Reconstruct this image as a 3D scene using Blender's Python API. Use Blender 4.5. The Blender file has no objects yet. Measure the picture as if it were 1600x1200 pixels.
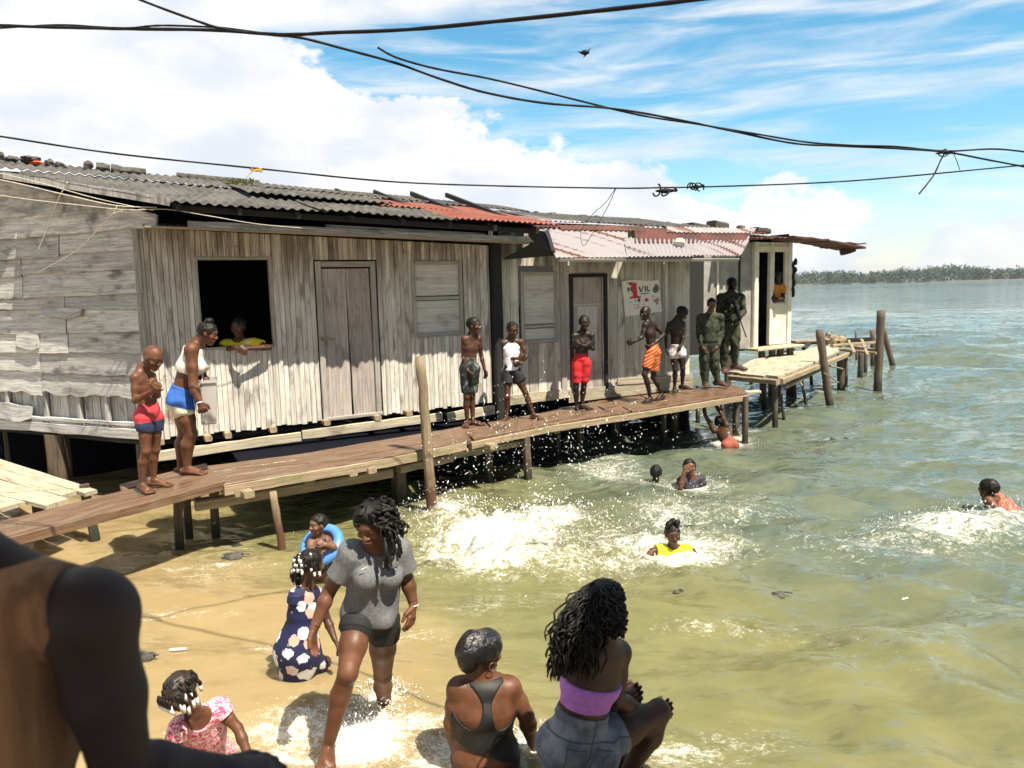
import bpy, bmesh, math, random
import numpy as np
from math import radians, sin, cos, pi, sqrt, atan2
from mathutils import Vector, Matrix

scene = bpy.context.scene
# ------------------------------------------------------------------ camera
PITCH, ROLL, FPX = radians(7.03), radians(1.4), 1200.0
CAM = np.array([0.0, 0.0, 2.6])
_f = np.array([0, cos(PITCH), -sin(PITCH)])
_r0 = np.array([1.0, 0, 0]); _u0 = np.array([0, sin(PITCH), cos(PITCH)])
_r = cos(ROLL) * _r0 - sin(ROLL) * _u0
_u = sin(ROLL) * _r0 + cos(ROLL) * _u0
cd = bpy.data.cameras.new("camera")
cam = bpy.data.objects.new("camera", cd)
scene.collection.objects.link(cam)
cam.matrix_world = Matrix(((_r[0], _u[0], -_f[0], CAM[0]), (_r[1], _u[1], -_f[1], CAM[1]),
                           (_r[2], _u[2], -_f[2], CAM[2]), (0, 0, 0, 1)))
cd.sensor_width = 36.0
cd.lens = FPX / 1600 * 36.0
cd.clip_start = 0.05
cd.clip_end = 20000
cd.dof.use_dof = True
cd.dof.focus_distance = 6.5
cd.dof.aperture_fstop = 4.0
scene.camera = cam

# ------------------------------------------------------------------ light
SUN_AZ, SUN_EL = radians(-44), radians(61)          # azimuth from +X, anticlockwise
SUN = np.array([cos(SUN_EL) * cos(SUN_AZ), cos(SUN_EL) * sin(SUN_AZ), sin(SUN_EL)])
ld = bpy.data.lights.new("sun", 'SUN')
ld.energy = 5.0
ld.angle = radians(0.5)
ld.color = (1.0, 0.90, 0.72)
sun = bpy.data.objects.new("sun", ld)
scene.collection.objects.link(sun)
sun.rotation_euler = Vector(SUN).to_track_quat('Z', 'Y').to_euler()
scene.view_settings.view_transform = 'Standard'
scene.view_settings.look = 'None'
scene.view_settings.exposure = 1.0
scene.view_settings.gamma = 1.0

# ------------------------------------------------------------------ node helper
class NT:
    def __init__(s, tree):
        s.t = tree; s.n = tree.nodes; s.l = tree.links
    def add(s, typ, **kw):
        n = s.n.new(typ)
        for k, v in kw.items():
            setattr(n, k, v)
        return n
    def put(s, sock, v):
        if isinstance(v, bpy.types.NodeSocket):
            s.l.new(v, sock)
        elif v is not None:
            if hasattr(sock, 'default_value'):
                dv = sock.default_value
                if hasattr(dv, '__len__') and not hasattr(v, '__len__'):
                    v = [v] * len(dv)
                if hasattr(dv, '__len__') and len(dv) == 4 and len(v) == 3:
                    v = (*v, 1)
                sock.default_value = v
    def math(s, op, a, b=None, c=None, clamp=False):
        n = s.add('ShaderNodeMath', operation=op, use_clamp=clamp)
        s.put(n.inputs[0], a); s.put(n.inputs[1], b)
        if c is not None: s.put(n.inputs[2], c)
        return n.outputs[0]
    def vmath(s, op, a, b=None):
        n = s.add('ShaderNodeVectorMath', operation=op)
        s.put(n.inputs[0], a)
        if b is not None: s.put(n.inputs[1], b)
        return n.outputs[0]
    def mix(s, fac, a, b, typ='MIX'):
        n = s.add('ShaderNodeMix', data_type='RGBA', blend_type=typ)
        s.put(n.inputs[0], fac); s.put(n.inputs[6], a); s.put(n.inputs[7], b)
        return n.outputs[2]
    def noise(s, vec, scale=5.0, detail=4.0, rough=0.55, dist=0.0):
        n = s.add('ShaderNodeTexNoise')
        if vec is not None: s.l.new(vec, n.inputs['Vector'])
        n.inputs['Scale'].default_value = scale
        n.inputs['Detail'].default_value = detail
        n.inputs['Roughness'].default_value = rough
        n.inputs['Distortion'].default_value = dist
        return n.outputs['Fac']
    def voronoi(s, vec, scale=5.0, out='Distance'):
        n = s.add('ShaderNodeTexVoronoi')
        if vec is not None: s.l.new(vec, n.inputs['Vector'])
        n.inputs['Scale'].default_value = scale
        return n.outputs[out]
    def mapping(s, vec, loc=(0, 0, 0), rot=(0, 0, 0), scale=(1, 1, 1)):
        n = s.add('ShaderNodeMapping')
        s.l.new(vec, n.inputs['Vector'])
        s.put(n.inputs['Location'], loc)
        n.inputs['Rotation'].default_value = rot
        n.inputs['Scale'].default_value = scale
        return n.outputs[0]
    def ramp(s, fac, lo, hi, a=0.0, b=1.0):
        n = s.add('ShaderNodeMapRange', interpolation_type='SMOOTHSTEP')
        s.put(n.inputs[0], fac); s.put(n.inputs[1], lo); s.put(n.inputs[2], hi)
        s.put(n.inputs[3], a); s.put(n.inputs[4], b)
        return n.outputs[0]

# ------------------------------------------------------------------ sky
world = bpy.data.worlds.new("World")
scene.world = world
world.use_nodes = True
w = NT(world.node_tree)
w.n.clear()
tc = w.add('ShaderNodeTexCoord').outputs['Generated']
sep = w.add('ShaderNodeSeparateXYZ'); w.l.new(tc, sep.inputs[0])
X, Y, Z = sep.outputs
az = w.math('MULTIPLY', w.math('ARCTAN2', X, Y), 180 / pi)           # degrees right of +Y
el = w.math('MULTIPLY', w.math('ARCSINE', Z), 180 / pi)
skyt = w.add('ShaderNodeTexSky', sky_type='NISHITA')
skyt.sun_disc = False
skyt.sun_elevation = SUN_EL
skyt.sun_rotation = pi / 2 - SUN_AZ
skyt.air_density = 1.0; skyt.dust_density = 0.4; skyt.ozone_density = 2.0
comb = w.add('ShaderNodeCombineXYZ')
w.put(comb.inputs[0], w.math('MULTIPLY', az, 0.1)); w.put(comb.inputs[1], w.math('MULTIPLY', el, 0.16))
sv = comb.outputs[0]
# cumulus bank rising to the left
big = w.noise(sv, 1.1, 8, 0.58, 0.15)
e1 = w.math('ADD', w.math('MULTIPLY', az, 0.42), w.math('SUBTRACT', el, 11.0))
e1 = w.math('ADD', e1, w.math('MULTIPLY', w.math('SUBTRACT', big, 0.5), 13.0))
cum = w.math('MULTIPLY', w.ramp(e1, 0.5, -0.5), w.ramp(az, -95.0, -60.0))
# gap of blue high on the left-centre is left by the line above; broad veil above the gap
veil_n = w.noise(w.mapping(sv, (3.1, 0.7, 0), (0, 0, radians(-14)), (0.5, 2.4, 1)), 1.6, 7, 0.56, 0.5)
veil = w.math('MULTIPLY', w.ramp(veil_n, 0.37, 0.76, 0.0, 0.85), w.ramp(w.math('ABSOLUTE', az), 110.0, 60.0))
topv = w.math('MULTIPLY', w.ramp(w.math('ADD', el, w.math('MULTIPLY', az, -0.12)), 17.4, 20.2), w.ramp(az, 6.0, -6.0))
topv = w.math('MULTIPLY', topv, w.ramp(veil_n, 0.3, 0.5))
# small far cumulus heads near the horizon
pn = w.noise(w.mapping(sv, (7.7, 2.2, 0)), 2.6, 8, 0.6, 0.1)
dx = w.math('DIVIDE', w.math('SUBTRACT', az, 20.0), 6.0); dy = w.math('DIVIDE', w.math('SUBTRACT', el, 3.4), 4.4)
g1 = w.math('SUBTRACT', 1.0, w.math('ADD', w.math('MULTIPLY', dx, dx), w.math('MULTIPLY', dy, dy)))
dx2 = w.math('DIVIDE', w.math('SUBTRACT', az, 31.0), 6.0); dy2 = w.math('DIVIDE', w.math('SUBTRACT', el, 1.2), 3.2)
g2 = w.math('SUBTRACT', 1.0, w.math('ADD', w.math('MULTIPLY', dx2, dx2), w.math('MULTIPLY', dy2, dy2)))
heads = w.ramp(w.math('ADD', w.math('MAXIMUM', g1, g2), w.math('MULTIPLY', w.math('SUBTRACT', pn, 0.5), 2.6)), 0.2, 0.55, 0.0, 0.85)
hz = w.math('MULTIPLY', w.ramp(el, 9.0, 0.0, 0.0, 0.55), w.ramp(w.math('ABSOLUTE', az), 110.0, 60.0))
cl = w.math('MAXIMUM', w.math('MAXIMUM', cum, veil), w.math('MAXIMUM', topv, heads))
cl = w.math('MAXIMUM', cl, hz)
shade = w.noise(w.mapping(sv, (1.3, 5.0, 0), (0, 0, 0), (0.8, 1.1, 1)), 1.3, 5, 0.55)
ccol = w.mix(w.ramp(shade, 0.35, 0.62), (8.6, 9.2, 10.0), (11.2, 11.2, 11.2))
hsv = w.add('ShaderNodeHueSaturation')
hsv.inputs['Hue'].default_value = 0.478
hsv.inputs['Saturation'].default_value = 1.3
front = w.math('MULTIPLY', w.ramp(w.math('ABSOLUTE', az), 75.0, 45.0), w.ramp(el, 45.0, 24.0))
w.put(hsv.inputs['Value'], w.math('ADD', 0.62, w.math('MULTIPLY', front, 1.30)))
w.l.new(skyt.outputs[0], hsv.inputs['Color'])
col = w.mix(cl, hsv.outputs[0], ccol)
bg = w.add('ShaderNodeBackground')
w.l.new(col, bg.inputs['Color'])
bg.inputs['Strength'].default_value = 0.048
out = w.add('ShaderNodeOutputWorld')
w.l.new(bg.outputs[0], out.inputs[0])

# ------------------------------------------------------------------ geometry helpers
random.seed(7)
rng = np.random.default_rng(7)
COL = scene.collection
def ray(x, y): return _f + _r * ((x - 800) / FPX) + _u * ((600 - y) / FPX)
def atz(x, y, z): q = ray(x, y); return CAM + q * ((z - 2.6) / q[2])
def aty(x, y, Y): q = ray(x, y); return CAM + q * (Y / q[1])
def V3(*a): return np.array(a, float)
def unit(v): v = np.asarray(v, float); return v / (np.linalg.norm(v) + 1e-12)
P0 = V3(-4.45, 9.35, 0); FD = V3(.8825, .4703, 0); FN = V3(.4703, -.8825, 0)   # front of the houses: corner, along, outward
SD = V3(-.905, .426, 0); SN = V3(-.426, -.905, 0)                               # side of the left house
def FS(s, z, o=0.0): return P0 + FD * s + FN * o + V3(0, 0, z)
def SS(t, z, o=0.0): return P0 + SD * t + SN * o + V3(0, 0, z)
def onf(x, y, o=0.0):
    q = ray(x, y); p = P0 + FN * o; return CAM + q * (np.dot(p - CAM, FN) / np.dot(q, FN))

ORI = {}
def setp(o, label=None, cat=None, group=None, kind=None):
    if label: o['label'] = label
    if cat: o['category'] = cat
    if group: o['group'] = group
    if kind: o['kind'] = kind
    return o
def thing(name, label, cat, loc=(0, 0, 0), group=None):
    o = bpy.data.objects.new(name, None)
    o.empty_display_size = 0.2
    COL.objects.link(o); o.location = loc
    ORI[o.name] = np.array(loc, float)
    return setp(o, label, cat, group)

class MB:
    def __init__(s): s.v = []; s.f = []; s.uv = []; s.mi = []
    def face(s, idx, uvs, mi=0): s.f.append(tuple(idx)); s.uv.append(uvs); s.mi.append(mi)
    def loft(s, rings, us, closed=True, caps=True, mi=0):
        n = len(rings[0]); b = len(s.v)
        for rg in rings: s.v.extend([tuple(p) for p in rg])
        per = [0.0]
        for k in range(n): per.append(per[-1] + float(np.linalg.norm(np.subtract(rings[0][(k + 1) % n], rings[0][k]))))
        m = n if closed else n - 1
        for j in range(len(rings) - 1):
            for k in range(m):
                a = b + j * n + k; c = b + j * n + (k + 1) % n
                s.face((a, c, c + n, a + n), ((us[j], per[k]), (us[j], per[k + 1]), (us[j + 1], per[k + 1]), (us[j + 1], per[k])), mi)
        if caps and closed:
            s.face(tuple(b + k for k in reversed(range(n))), [(us[0] + .01 * k, per[k]) for k in reversed(range(n))], mi)
            e = b + (len(rings) - 1) * n
            s.face(tuple(e + k for k in range(n)), [(us[-1] + .01 * k, per[k]) for k in range(n)], mi)
    def plank(s, a, b, w, h, up=(0, 0, 1), seg=1, jit=0.0, mi=0, w2=None, h2=None, ch=None):
        a = np.array(a, float); b = np.array(b, float); ax = unit(b - a); L = np.linalg.norm(b - a)
        sd = unit(np.cross(ax, up)); upv = np.cross(sd, ax)
        w2 = w if w2 is None else w2; h2 = h if h2 is None else h2
        rings = []; us = []; u0 = random.random() * 9
        for j in range(seg + 1):
            t = j / seg; ww = (w + (w2 - w) * t) / 2; hh = (h + (h2 - h) * t) / 2
            c = min(ww, hh) * .3 if ch is None else ch
            q = [(-ww + c, -hh), (ww - c, -hh), (ww, -hh + c), (ww, hh - c), (ww - c, hh), (-ww + c, hh), (-ww, hh - c), (-ww, -hh + c)]
            jx = (random.random() - .5) * 2 * jit; jx2 = (random.random() - .5) * 2 * jit; jy = (random.random() - .5) * jit
            je = (random.random() - .5) * 2 * jit if j in (0, seg) else 0
            rings.append([a + ax * (L * t + je) + sd * (x + (jx if x > 0 else jx2)) + upv * (y + jy) for x, y in q])
            us.append(u0 + L * t)
        s.loft(rings, us, mi=mi)
    def box(s, c, dx, dy, dz, ex=(1, 0, 0), ez=(0, 0, 1), mi=0):
        c = np.array(c, float); ex = unit(ex)
        s.plank(c - ex * dx / 2, c + ex * dx / 2, dy, dz, ez, mi=mi, ch=min(dy, dz) * .08)
    def tube(s, pts, rad, n=10, mi=0, jit=0.0, squash=None):
        pts = [np.array(p, float) for p in pts]
        if not hasattr(rad, '__len__'): rad = [rad] * len(pts)
        t0 = unit(pts[1] - pts[0]); nn = unit(np.cross(t0, (0.31, 0.2, 0.93) if abs(t0[2]) < .9 else (1, 0.1, 0)))
        rings = []; us = []; u = random.random() * 9
        for i, p in enumerate(pts):
            t = unit(pts[min(i + 1, len(pts) - 1)] - pts[max(i - 1, 0)])
            nn = unit(nn - t * np.dot(nn, t)); bb = np.cross(t, nn)
            if i: u += np.linalg.norm(p - pts[i - 1])
            rings.append([p + (nn * cos(2 * pi * k / n) + bb * sin(2 * pi * k / n)) * rad[i] * (1 + (random.random() - .5) * 2 * jit) for k in range(n)])
            us.append(u)
        s.loft(rings, us, mi=mi)
    def ball(s, c, r, nu=10, nv=7, jit=0.0, mi=0, R=None):
        c = np.array(c, float); r = np.array(r if hasattr(r, '__len__') else (r, r, r), float)
        b = len(s.v); ph = rng.random((6, 3)) * 6; am = rng.normal(0, 1, (6, 3)) * 2
        def pt(th, f):
            q = V3(sin(f) * cos(th), sin(f) * sin(th), cos(f))
            if jit: q = q * (1 + jit * sum(sin(np.dot(am[i], q) * 1.3 + ph[i, 0]) for i in range(6)) / 2.4)
            q = q * r
            if R is not None: q = R @ q
            return tuple(c + q)
        s.v.append(pt(0, 0))
        for j in range(1, nv):
            for k in range(nu): s.v.append(pt(2 * pi * k / nu, pi * j / nv))
        s.v.append(pt(0, pi)); e = len(s.v) - 1
        for k in range(nu):
            k2 = (k + 1) % nu
            s.face((b, b + 1 + k, b + 1 + k2), ((0, 0),) * 3, mi)
            for j in range(nv - 2):
                a = b + 1 + j * nu
                s.face((a + k, a + nu + k, a + nu + k2, a + k2), ((k / nu, j / nv), (k / nu, (j + 1) / nv), ((k + 1) / nu, (j + 1) / nv), ((k + 1) / nu, j / nv)), mi)
            a = b + 1 + (nv - 2) * nu
            s.face((a + k, e, a + k2), ((0, 0),) * 3, mi)
    def prism(s, poly, dvec, mi=0):
        dvec = np.array(dvec, float)
        s.loft([[np.array(p, float) for p in poly], [np.array(p, float) + dvec for p in poly]], [0, .02], mi=mi)
    def grid(s, pts, mi=0, uv=None):                          # 2-D array of points
        pts = np.asarray(pts, float); nj, nk = pts.shape[:2]; b = len(s.v)
        s.v.extend(map(tuple, pts.reshape(-1, 3)))
        ul = np.zeros((nj, nk)); vl = np.zeros((nj, nk))
        ul[1:] = np.cumsum(np.linalg.norm(np.diff(pts, axis=0), axis=2), 0)
        vl[:, 1:] = np.cumsum(np.linalg.norm(np.diff(pts, axis=1), axis=2), 1)
        if uv is not None: ul, vl = uv
        for j in range(nj - 1):
            for k in range(nk - 1):
                a = b + j * nk + k
                s.face((a, a + 1, a + nk + 1, a + nk), ((ul[j, k], vl[j, k]), (ul[j, k + 1], vl[j, k + 1]), (ul[j + 1, k + 1], vl[j + 1, k + 1]), (ul[j + 1, k], vl[j + 1, k])), mi)
    def build(s, name, mats, parent=None, loc=None, smooth=False, thick=None):
        me = bpy.data.meshes.new(name)
        v = np.array(s.v, float)
        if parent is not None: o0 = ORI[parent.name]
        else: o0 = np.array(loc, float) if loc is not None else V3(0, 0, 0)
        me.from_pydata((v - o0).tolist(), [], s.f)
        uvl = me.uv_layers.new(name="UVMap")
        flat = np.array([c for fu in s.uv for c in fu], float).reshape(-1)
        uvl.data.foreach_set('uv', flat)
        if not isinstance(mats, (list, tuple)): mats = [mats]
        for m in mats: me.materials.append(m)
        me.polygons.foreach_set('material_index', s.mi)
        if smooth: me.polygons.foreach_set('use_smooth', [True] * len(s.f))
        me.update()
        o = bpy.data.objects.new(name, me); COL.objects.link(o)
        ORI[o.name] = o0
        if parent is not None: o.parent = parent
        else: o.location = o0
        if thick:
            md = o.modifiers.new('thickness', 'SOLIDIFY'); md.thickness = thick; md.offset = 0
        return o

# ------------------------------------------------------------------ materials
def newmat(name):
    m = bpy.data.materials.new(name); m.use_nodes = True
    t = NT(m.node_tree); t.n.clear()
    b = t.add('ShaderNodeBsdfPrincipled'); o = t.add('ShaderNodeOutputMaterial')
    t.l.new(b.outputs[0], o.inputs[0])
    return m, t, b
def bump(t, b, h, strength=0.4, dist=0.01):
    n = t.add('ShaderNodeBump'); n.inputs['Strength'].default_value = strength; n.inputs['Distance'].default_value = dist
    t.l.new(h, n.inputs['Height']); t.l.new(n.outputs[0], b.inputs['Normal'])
def wood(name, light, dark, stain=None, var=0.35, rough=0.75, wet=False, rust=None, topstain=None, algae=None, gloss=None):
    m, t, b = newmat(name)
    uv = t.add('ShaderNodeTexCoord').outputs['UV']
    geo = t.add('ShaderNodeNewGeometry')
    rnd = geo.outputs['Random Per Island']
    off = t.add('ShaderNodeCombineXYZ'); t.put(off.inputs[0], t.math('MULTIPLY', rnd, 37.0)); t.put(off.inputs[1], t.math('MULTIPLY', rnd, 11.0))
    p = t.vmath('ADD', uv, off.outputs[0])
    grain = t.noise(t.mapping(p, scale=(1.6, 42, 1)), 1.0, 6, 0.65, 0.6)
    fine = t.noise(t.mapping(p, scale=(6, 160, 1)), 1.0, 3, 0.6)
    patch = t.noise(t.mapping(p, scale=(2.2, 5, 1)), 1.0, 5, 0.6, 0.3)
    g = t.math('ADD', t.math('MULTIPLY', grain, .6), t.math('MULTIPLY', fine, .4))
    c = t.mix(t.ramp(g, .36, .66), dark, light)
    if stain is not None: c = t.mix(t.ramp(patch, .5, .72, 0, .85), c, stain)
    pos = geo.outputs['Position']
    if topstain is not None:
        sp = t.add('ShaderNodeSeparateXYZ'); t.l.new(pos, sp.inputs[0])
        n2 = t.noise(t.mapping(pos, scale=(11, 11, .8)), 1.0, 5, .65)
        f = t.math('MULTIPLY', t.ramp(sp.outputs[2], topstain[1], topstain[2]), t.ramp(n2, .34, .62))
        c = t.mix(t.math('MULTIPLY', f, .8), c, topstain[0])
    if rust is not None:
        n3 = t.noise(pos, 2.3, 6, .62, .5)
        c = t.mix(t.ramp(n3, .63, .72, 0, .8), c, rust)
    if algae is not None:
        sp = t.add('ShaderNodeSeparateXYZ'); t.l.new(pos, sp.inputs[0])
        n4 = t.noise(pos, 9, 4, .6)
        f = t.ramp(t.math('ADD', sp.outputs[2], t.math('MULTIPLY', n4, .35)), algae[1], algae[2])
        c = t.mix(f, c, algae[0])
    v = t.math('ADD', 1 - var / 2, t.math('MULTIPLY', rnd, var))
    hs = t.add('ShaderNodeHueSaturation'); t.l.new(c, hs.inputs['Color']); t.l.new(v, hs.inputs['Value'])
    t.l.new(hs.outputs[0], b.inputs['Base Color'])
    if wet:
        t.put(b.inputs['Roughness'], t.ramp(patch, .35, .6, gloss[0] if gloss else .18, gloss[1] if gloss else .6))
    else: b.inputs['Roughness'].default_value = rough
    bump(t, b, g, .55, .006)
    return m
def plain(name, c, rough=.6, c2=None, scale=20, bumpd=0.0, metal=0, spec=None, detail=4, lo=.35, hi=.65):
    m, t, b = newmat(name)
    oc = t.add('ShaderNodeTexCoord').outputs['Object']
    n = t.noise(oc, scale, detail, .6)
    if c2 is None: c2 = tuple(x * .75 for x in c)
    t.l.new(t.mix(t.ramp(n, lo, hi), c2, c), b.inputs['Base Color'])
    b.inputs['Roughness'].default_value = rough; b.inputs['Metallic'].default_value = metal
    if spec is not None: b.inputs['Specular IOR Level'].default_value = spec
    if bumpd: bump(t, b, n, .5, bumpd)
    return m
def sheetmat(name, c1, c2, c3=None, scale=3.0, rough=.7, streak=False, metal=0.0, lo=.42, hi=.58):
    m, t, b = newmat(name)
    uv = t.add('ShaderNodeTexCoord').outputs['UV']
    oc = t.add('ShaderNodeTexCoord').outputs['Object']
    if streak: n = t.noise(t.mapping(uv, scale=(.45, 5.5, 1)), 1.0, 4, .55, .2)
    else: n = t.noise(oc, scale, 7, .68, .2)
    sp = t.noise(oc, scale * 14, 4, .7)
    c = t.mix(t.ramp(n, lo, hi), c1, c2)
    if c3 is not None: c = t.mix(t.ramp(sp, .52, .68, 0, .8), c, c3)
    t.l.new(c, b.inputs['Base Color']); b.inputs['Roughness'].default_value = rough
    b.inputs['Metallic'].default_value = metal
    bump(t, b, sp, .35, .004)
    return m

M = {}
M['facade'] = wood('facade_wood', (.76, .73, .67), (.40, .38, .36), (.17, .155, .145), .34, topstain=((.095, .058, .045), 2.35, 3.2), rust=(.20, .085, .035))
M['facade2'] = wood('middle_wood', (.68, .655, .59), (.34, .33, .30), (.13, .125, .115), .45, topstain=((.12, .105, .085), 2.7, 3.1))
M['clap'] = wood('weathered_board', (.60, .595, .59), (.25, .247, .247), (.075, .075, .075), .5)
M['door'] = wood('door_wood', (.52, .455, .43), (.25, .22, .215), (.16, .14, .135), .3)
M['frame'] = wood('frame_wood', (.46, .44, .41), (.22, .21, .195), None, .25)
M['darkwood'] = wood('dark_wood', (.022, .021, .024), (.009, .009, .011), None, .3, .85)
M['panel'] = wood('panel_board', (.66, .64, .61), (.40, .39, .375), (.27, .26, .25), .2)
M['soffit'] = wood('soffit_wood', (.42, .33, .25), (.26, .20, .15), None, .2)
M['fascia'] = wood('fascia_wood', (.40, .40, .40), (.12, .12, .125), (.08, .08, .08), .2)
M['plank'] = wood('walkway_wood', (.22, .13, .08), (.065, .038, .025), (.17, .125, .09), .7, wet=True, gloss=(.12, .6))
M['palewood'] = wood('pale_wood', (.56, .505, .385), (.27, .235, .175), (.15, .13, .10), .55)
M['beam'] = wood('beam_wood', (.42, .33, .22), (.18, .13, .085), (.16, .17, .07), .3)
M['post'] = wood('post_wood', (.16, .12, .085), (.05, .038, .03), None, .4, algae=((.02, .022, .014), .55, .2))
M['pole'] = wood('pole_wood', (.33, .26, .17), (.15, .11, .07), (.12, .10, .06), .2, algae=((.09, .04, .022), .75, .35))
M['fibro'] = sheetmat('weathered_fibre_sheet', (.040, .038, .037), (.095, .09, .083), (.19, .18, .165), 3.2, .9)
M['fibrodark'] = sheetmat('dark_fibre_sheet', (.035, .035, .037), (.07, .068, .066), (.13, .125, .12), 4.0, .9)
M['red'] = sheetmat('rusty_red_sheet', (.19, .040, .024), (.23, .075, .045), (.09, .035, .025), 2.2, .65)
M['zinc'] = sheetmat('zinc_rust_sheet', (.27, .25, .265), (.115, .040, .030), None, 2.0, .5, streak=True, lo=.545, hi=.61)
M['rust'] = sheetmat('rusty_brown_sheet', (.055, .020, .016), (.11, .035, .025), (.03, .018, .016), 2.5, .75)
M['white'] = plain('white_paint_wall', (.74, .71, .62), .7, (.62, .585, .48), 5, .003)
M['paleshaded'] = plain('shaded_pale_wall', (.34, .33, .31), .8, (.24, .23, .22), 4, .003)  # pale porch wall with its shade put into the colour
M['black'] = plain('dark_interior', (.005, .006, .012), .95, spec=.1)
M['cable'] = plain('black_cable', (.006, .006, .008), .6, spec=.25)
M['cord'] = plain('pale_cord', (.55, .52, .46), .8)
M['stone'] = plain('dark_stone', (.10, .095, .085), .9, (.035, .034, .032), 14, .02)
M['palestone'] = plain('pale_stone', (.5, .49, .46), .9, (.36, .35, .33), 14, .01)
M['orange'] = plain('orange_plastic', (.7, .10, .03), .5)
M['yellow'] = plain('yellow_plastic', (.75, .42, .03), .5)
M['metal'] = plain('dull_metal', (.25, .23, .2), .5, metal=.8)
# ================================================================== THE SETTING
# ---- water
def watermat():
    m, t, b = newmat('murky_water')
    geo = t.add('ShaderNodeNewGeometry'); pos = geo.outputs['Position']
    sp = t.add('ShaderNodeSeparateXYZ'); t.l.new(pos, sp.inputs[0])
    d = t.math('ADD', t.math('MULTIPLY', sp.outputs[1], .6), t.math('MULTIPLY', sp.outputs[0], 1.6))
    n0 = t.noise(pos, .55, 5, .6, .4)
    d = t.math('ADD', d, t.ramp(sp.outputs[1], 5.4, 8.0, 0, 3.2))  # turns olive by the deck; its dark reflection is put into the colour
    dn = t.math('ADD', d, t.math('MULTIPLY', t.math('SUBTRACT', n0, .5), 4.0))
    far = t.math('ADD', sp.outputs[1], t.math('MULTIPLY', t.math('SUBTRACT', n0, .5), 9.0))
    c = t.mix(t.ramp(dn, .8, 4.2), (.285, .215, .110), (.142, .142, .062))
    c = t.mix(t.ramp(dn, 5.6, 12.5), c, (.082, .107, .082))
    c = t.mix(t.ramp(far, 14, 50), c, (.10, .135, .115))
    silt = t.noise(t.mapping(pos, (4, 2, 0), (0, 0, radians(20)), (1.1, 2.6, 1)), 1.0, 6, .62, .8)
    c = t.mix(t.ramp(silt, .35, .7, 0, .45), c, t.mix(.4, c, (.30, .27, .14)))
    fs = t.noise(t.mapping(pos, (1, 1, 0), (0, 0, radians(-6)), (.16, .30, 1)), 1.0, 6, .65, .3)
    c = t.mix(t.math('MULTIPLY', t.ramp(fs, .42, .62), t.ramp(sp.outputs[1], 12, 40, 0, .6)), c, (.055, .080, .070))
    at = t.add('ShaderNodeAttribute'); at.attribute_name = 'foam'
    fn = t.noise(t.mapping(pos, scale=(1, 1.5, 1)), 7.5, 9, .7, .9)
    fn2 = t.noise(pos, 30, 4, .7, .3); fn3 = t.noise(pos, 85, 2, .6)
    fv = t.math('ADD', t.math('ADD', t.math('MULTIPLY', fn, .46), t.math('MULTIPLY', fn2, .32)), t.math('MULTIPLY', fn3, .22))
    foam = t.ramp(t.math('ADD', fv, t.math('MULTIPLY', at.outputs['Fac'], .27)), .56, .80)
    foam = t.math('MULTIPLY', foam, t.ramp(at.outputs['Fac'], .02, .2))
    # small crests that catch air offshore
    cap = t.noise(t.mapping(pos, (0, 0, 0), (0, 0, radians(-8)), (.8, 2.2, 1)), 1.7, 8, .68, .5)
    foam = t.math('MAXIMUM', foam, t.math('MULTIPLY', t.ramp(cap, .68, .80, 0, .4), t.ramp(sp.outputs[1], 8, 13)))
    c = t.mix(t.math('MULTIPLY', foam, .92), c, (.86, .86, .80))
    t.l.new(c, b.inputs['Base Color'])
    t.l.new(t.math('ADD', t.math('MULTIPLY', foam, .5), .055), b.inputs['Roughness'])
    b.inputs['IOR'].default_value = 1.33
    def slope(scale, rot, loc, detail):
        n = t.add('ShaderNodeTexNoise'); t.l.new(t.mapping(pos, loc, (0, 0, radians(rot)), scale), n.inputs['Vector'])
        n.inputs['Scale'].default_value = 1.0; n.inputs['Detail'].default_value = detail; n.inputs['Roughness'].default_value = .6; n.inputs['Distortion'].default_value = .15
        return t.vmath('SUBTRACT', n.outputs['Color'], (.5, .5, .5))
    def scaled(v, k):
        n = t.add('ShaderNodeVectorMath', operation='SCALE'); t.l.new(v, n.inputs[0]); t.put(n.inputs['Scale'], k); return n.outputs[0]
    calm = t.ramp(dn, .5, 5.5, .26, 1.15)
    tilt = scaled(slope((7, 15, 1), 12, (3, 1, 0), 3), t.math('MULTIPLY', calm, 1.1))
    tilt = t.vmath('ADD', tilt, scaled(slope((2.2, 5.4, 1), -12, (0, 0, 0), 3), t.math('MULTIPLY', calm, 1.25)))
    tilt = t.vmath('ADD', tilt, scaled(slope((.42, 1.1, 1), -6, (5, 2, 0), 4), t.ramp(sp.outputs[1], 10, 40, .12, .75)))
    tilt = t.vmath('ADD', tilt, scaled(slope((.10, .17, 1), -5, (2, 7, 0), 4), t.ramp(sp.outputs[1], 30, 90, 0, .8)))
    tilt = t.vmath('ADD', tilt, scaled(slope((.022, .030, 1), 4, (2, 7, 0), 4), t.ramp(sp.outputs[1], 90, 300, 0, .7)))
    tilt = t.vmath('ADD', tilt, scaled(slope((38, 38, 1), 0, (1, 1, 0), 2), t.math('MULTIPLY', foam, .9)))
    tilt = t.vmath('MULTIPLY', tilt, (.8, 1.2, 0))
    nn = t.vmath('NORMALIZE', t.vmath('ADD', geo.outputs['Normal'], tilt))
    t.l.new(nn, b.inputs['Normal'])
    b.inputs['Subsurface Weight'].default_value = .35; b.inputs['Subsurface Radius'].default_value = (1, .85, .4); b.inputs['Subsurface Scale'].default_value = .16
    b.subsurface_method = 'BURLEY'
    return m
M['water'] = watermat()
FOAM = []          # x, y, half size along x, half size along y, strength, heave
def foam(px, py, rx, ry, k, hv=0.0, rot=0.0):
    q = atz(px, py, 0); FOAM.append((q[0], q[1], rx, ry, k, hv, rot))
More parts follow.
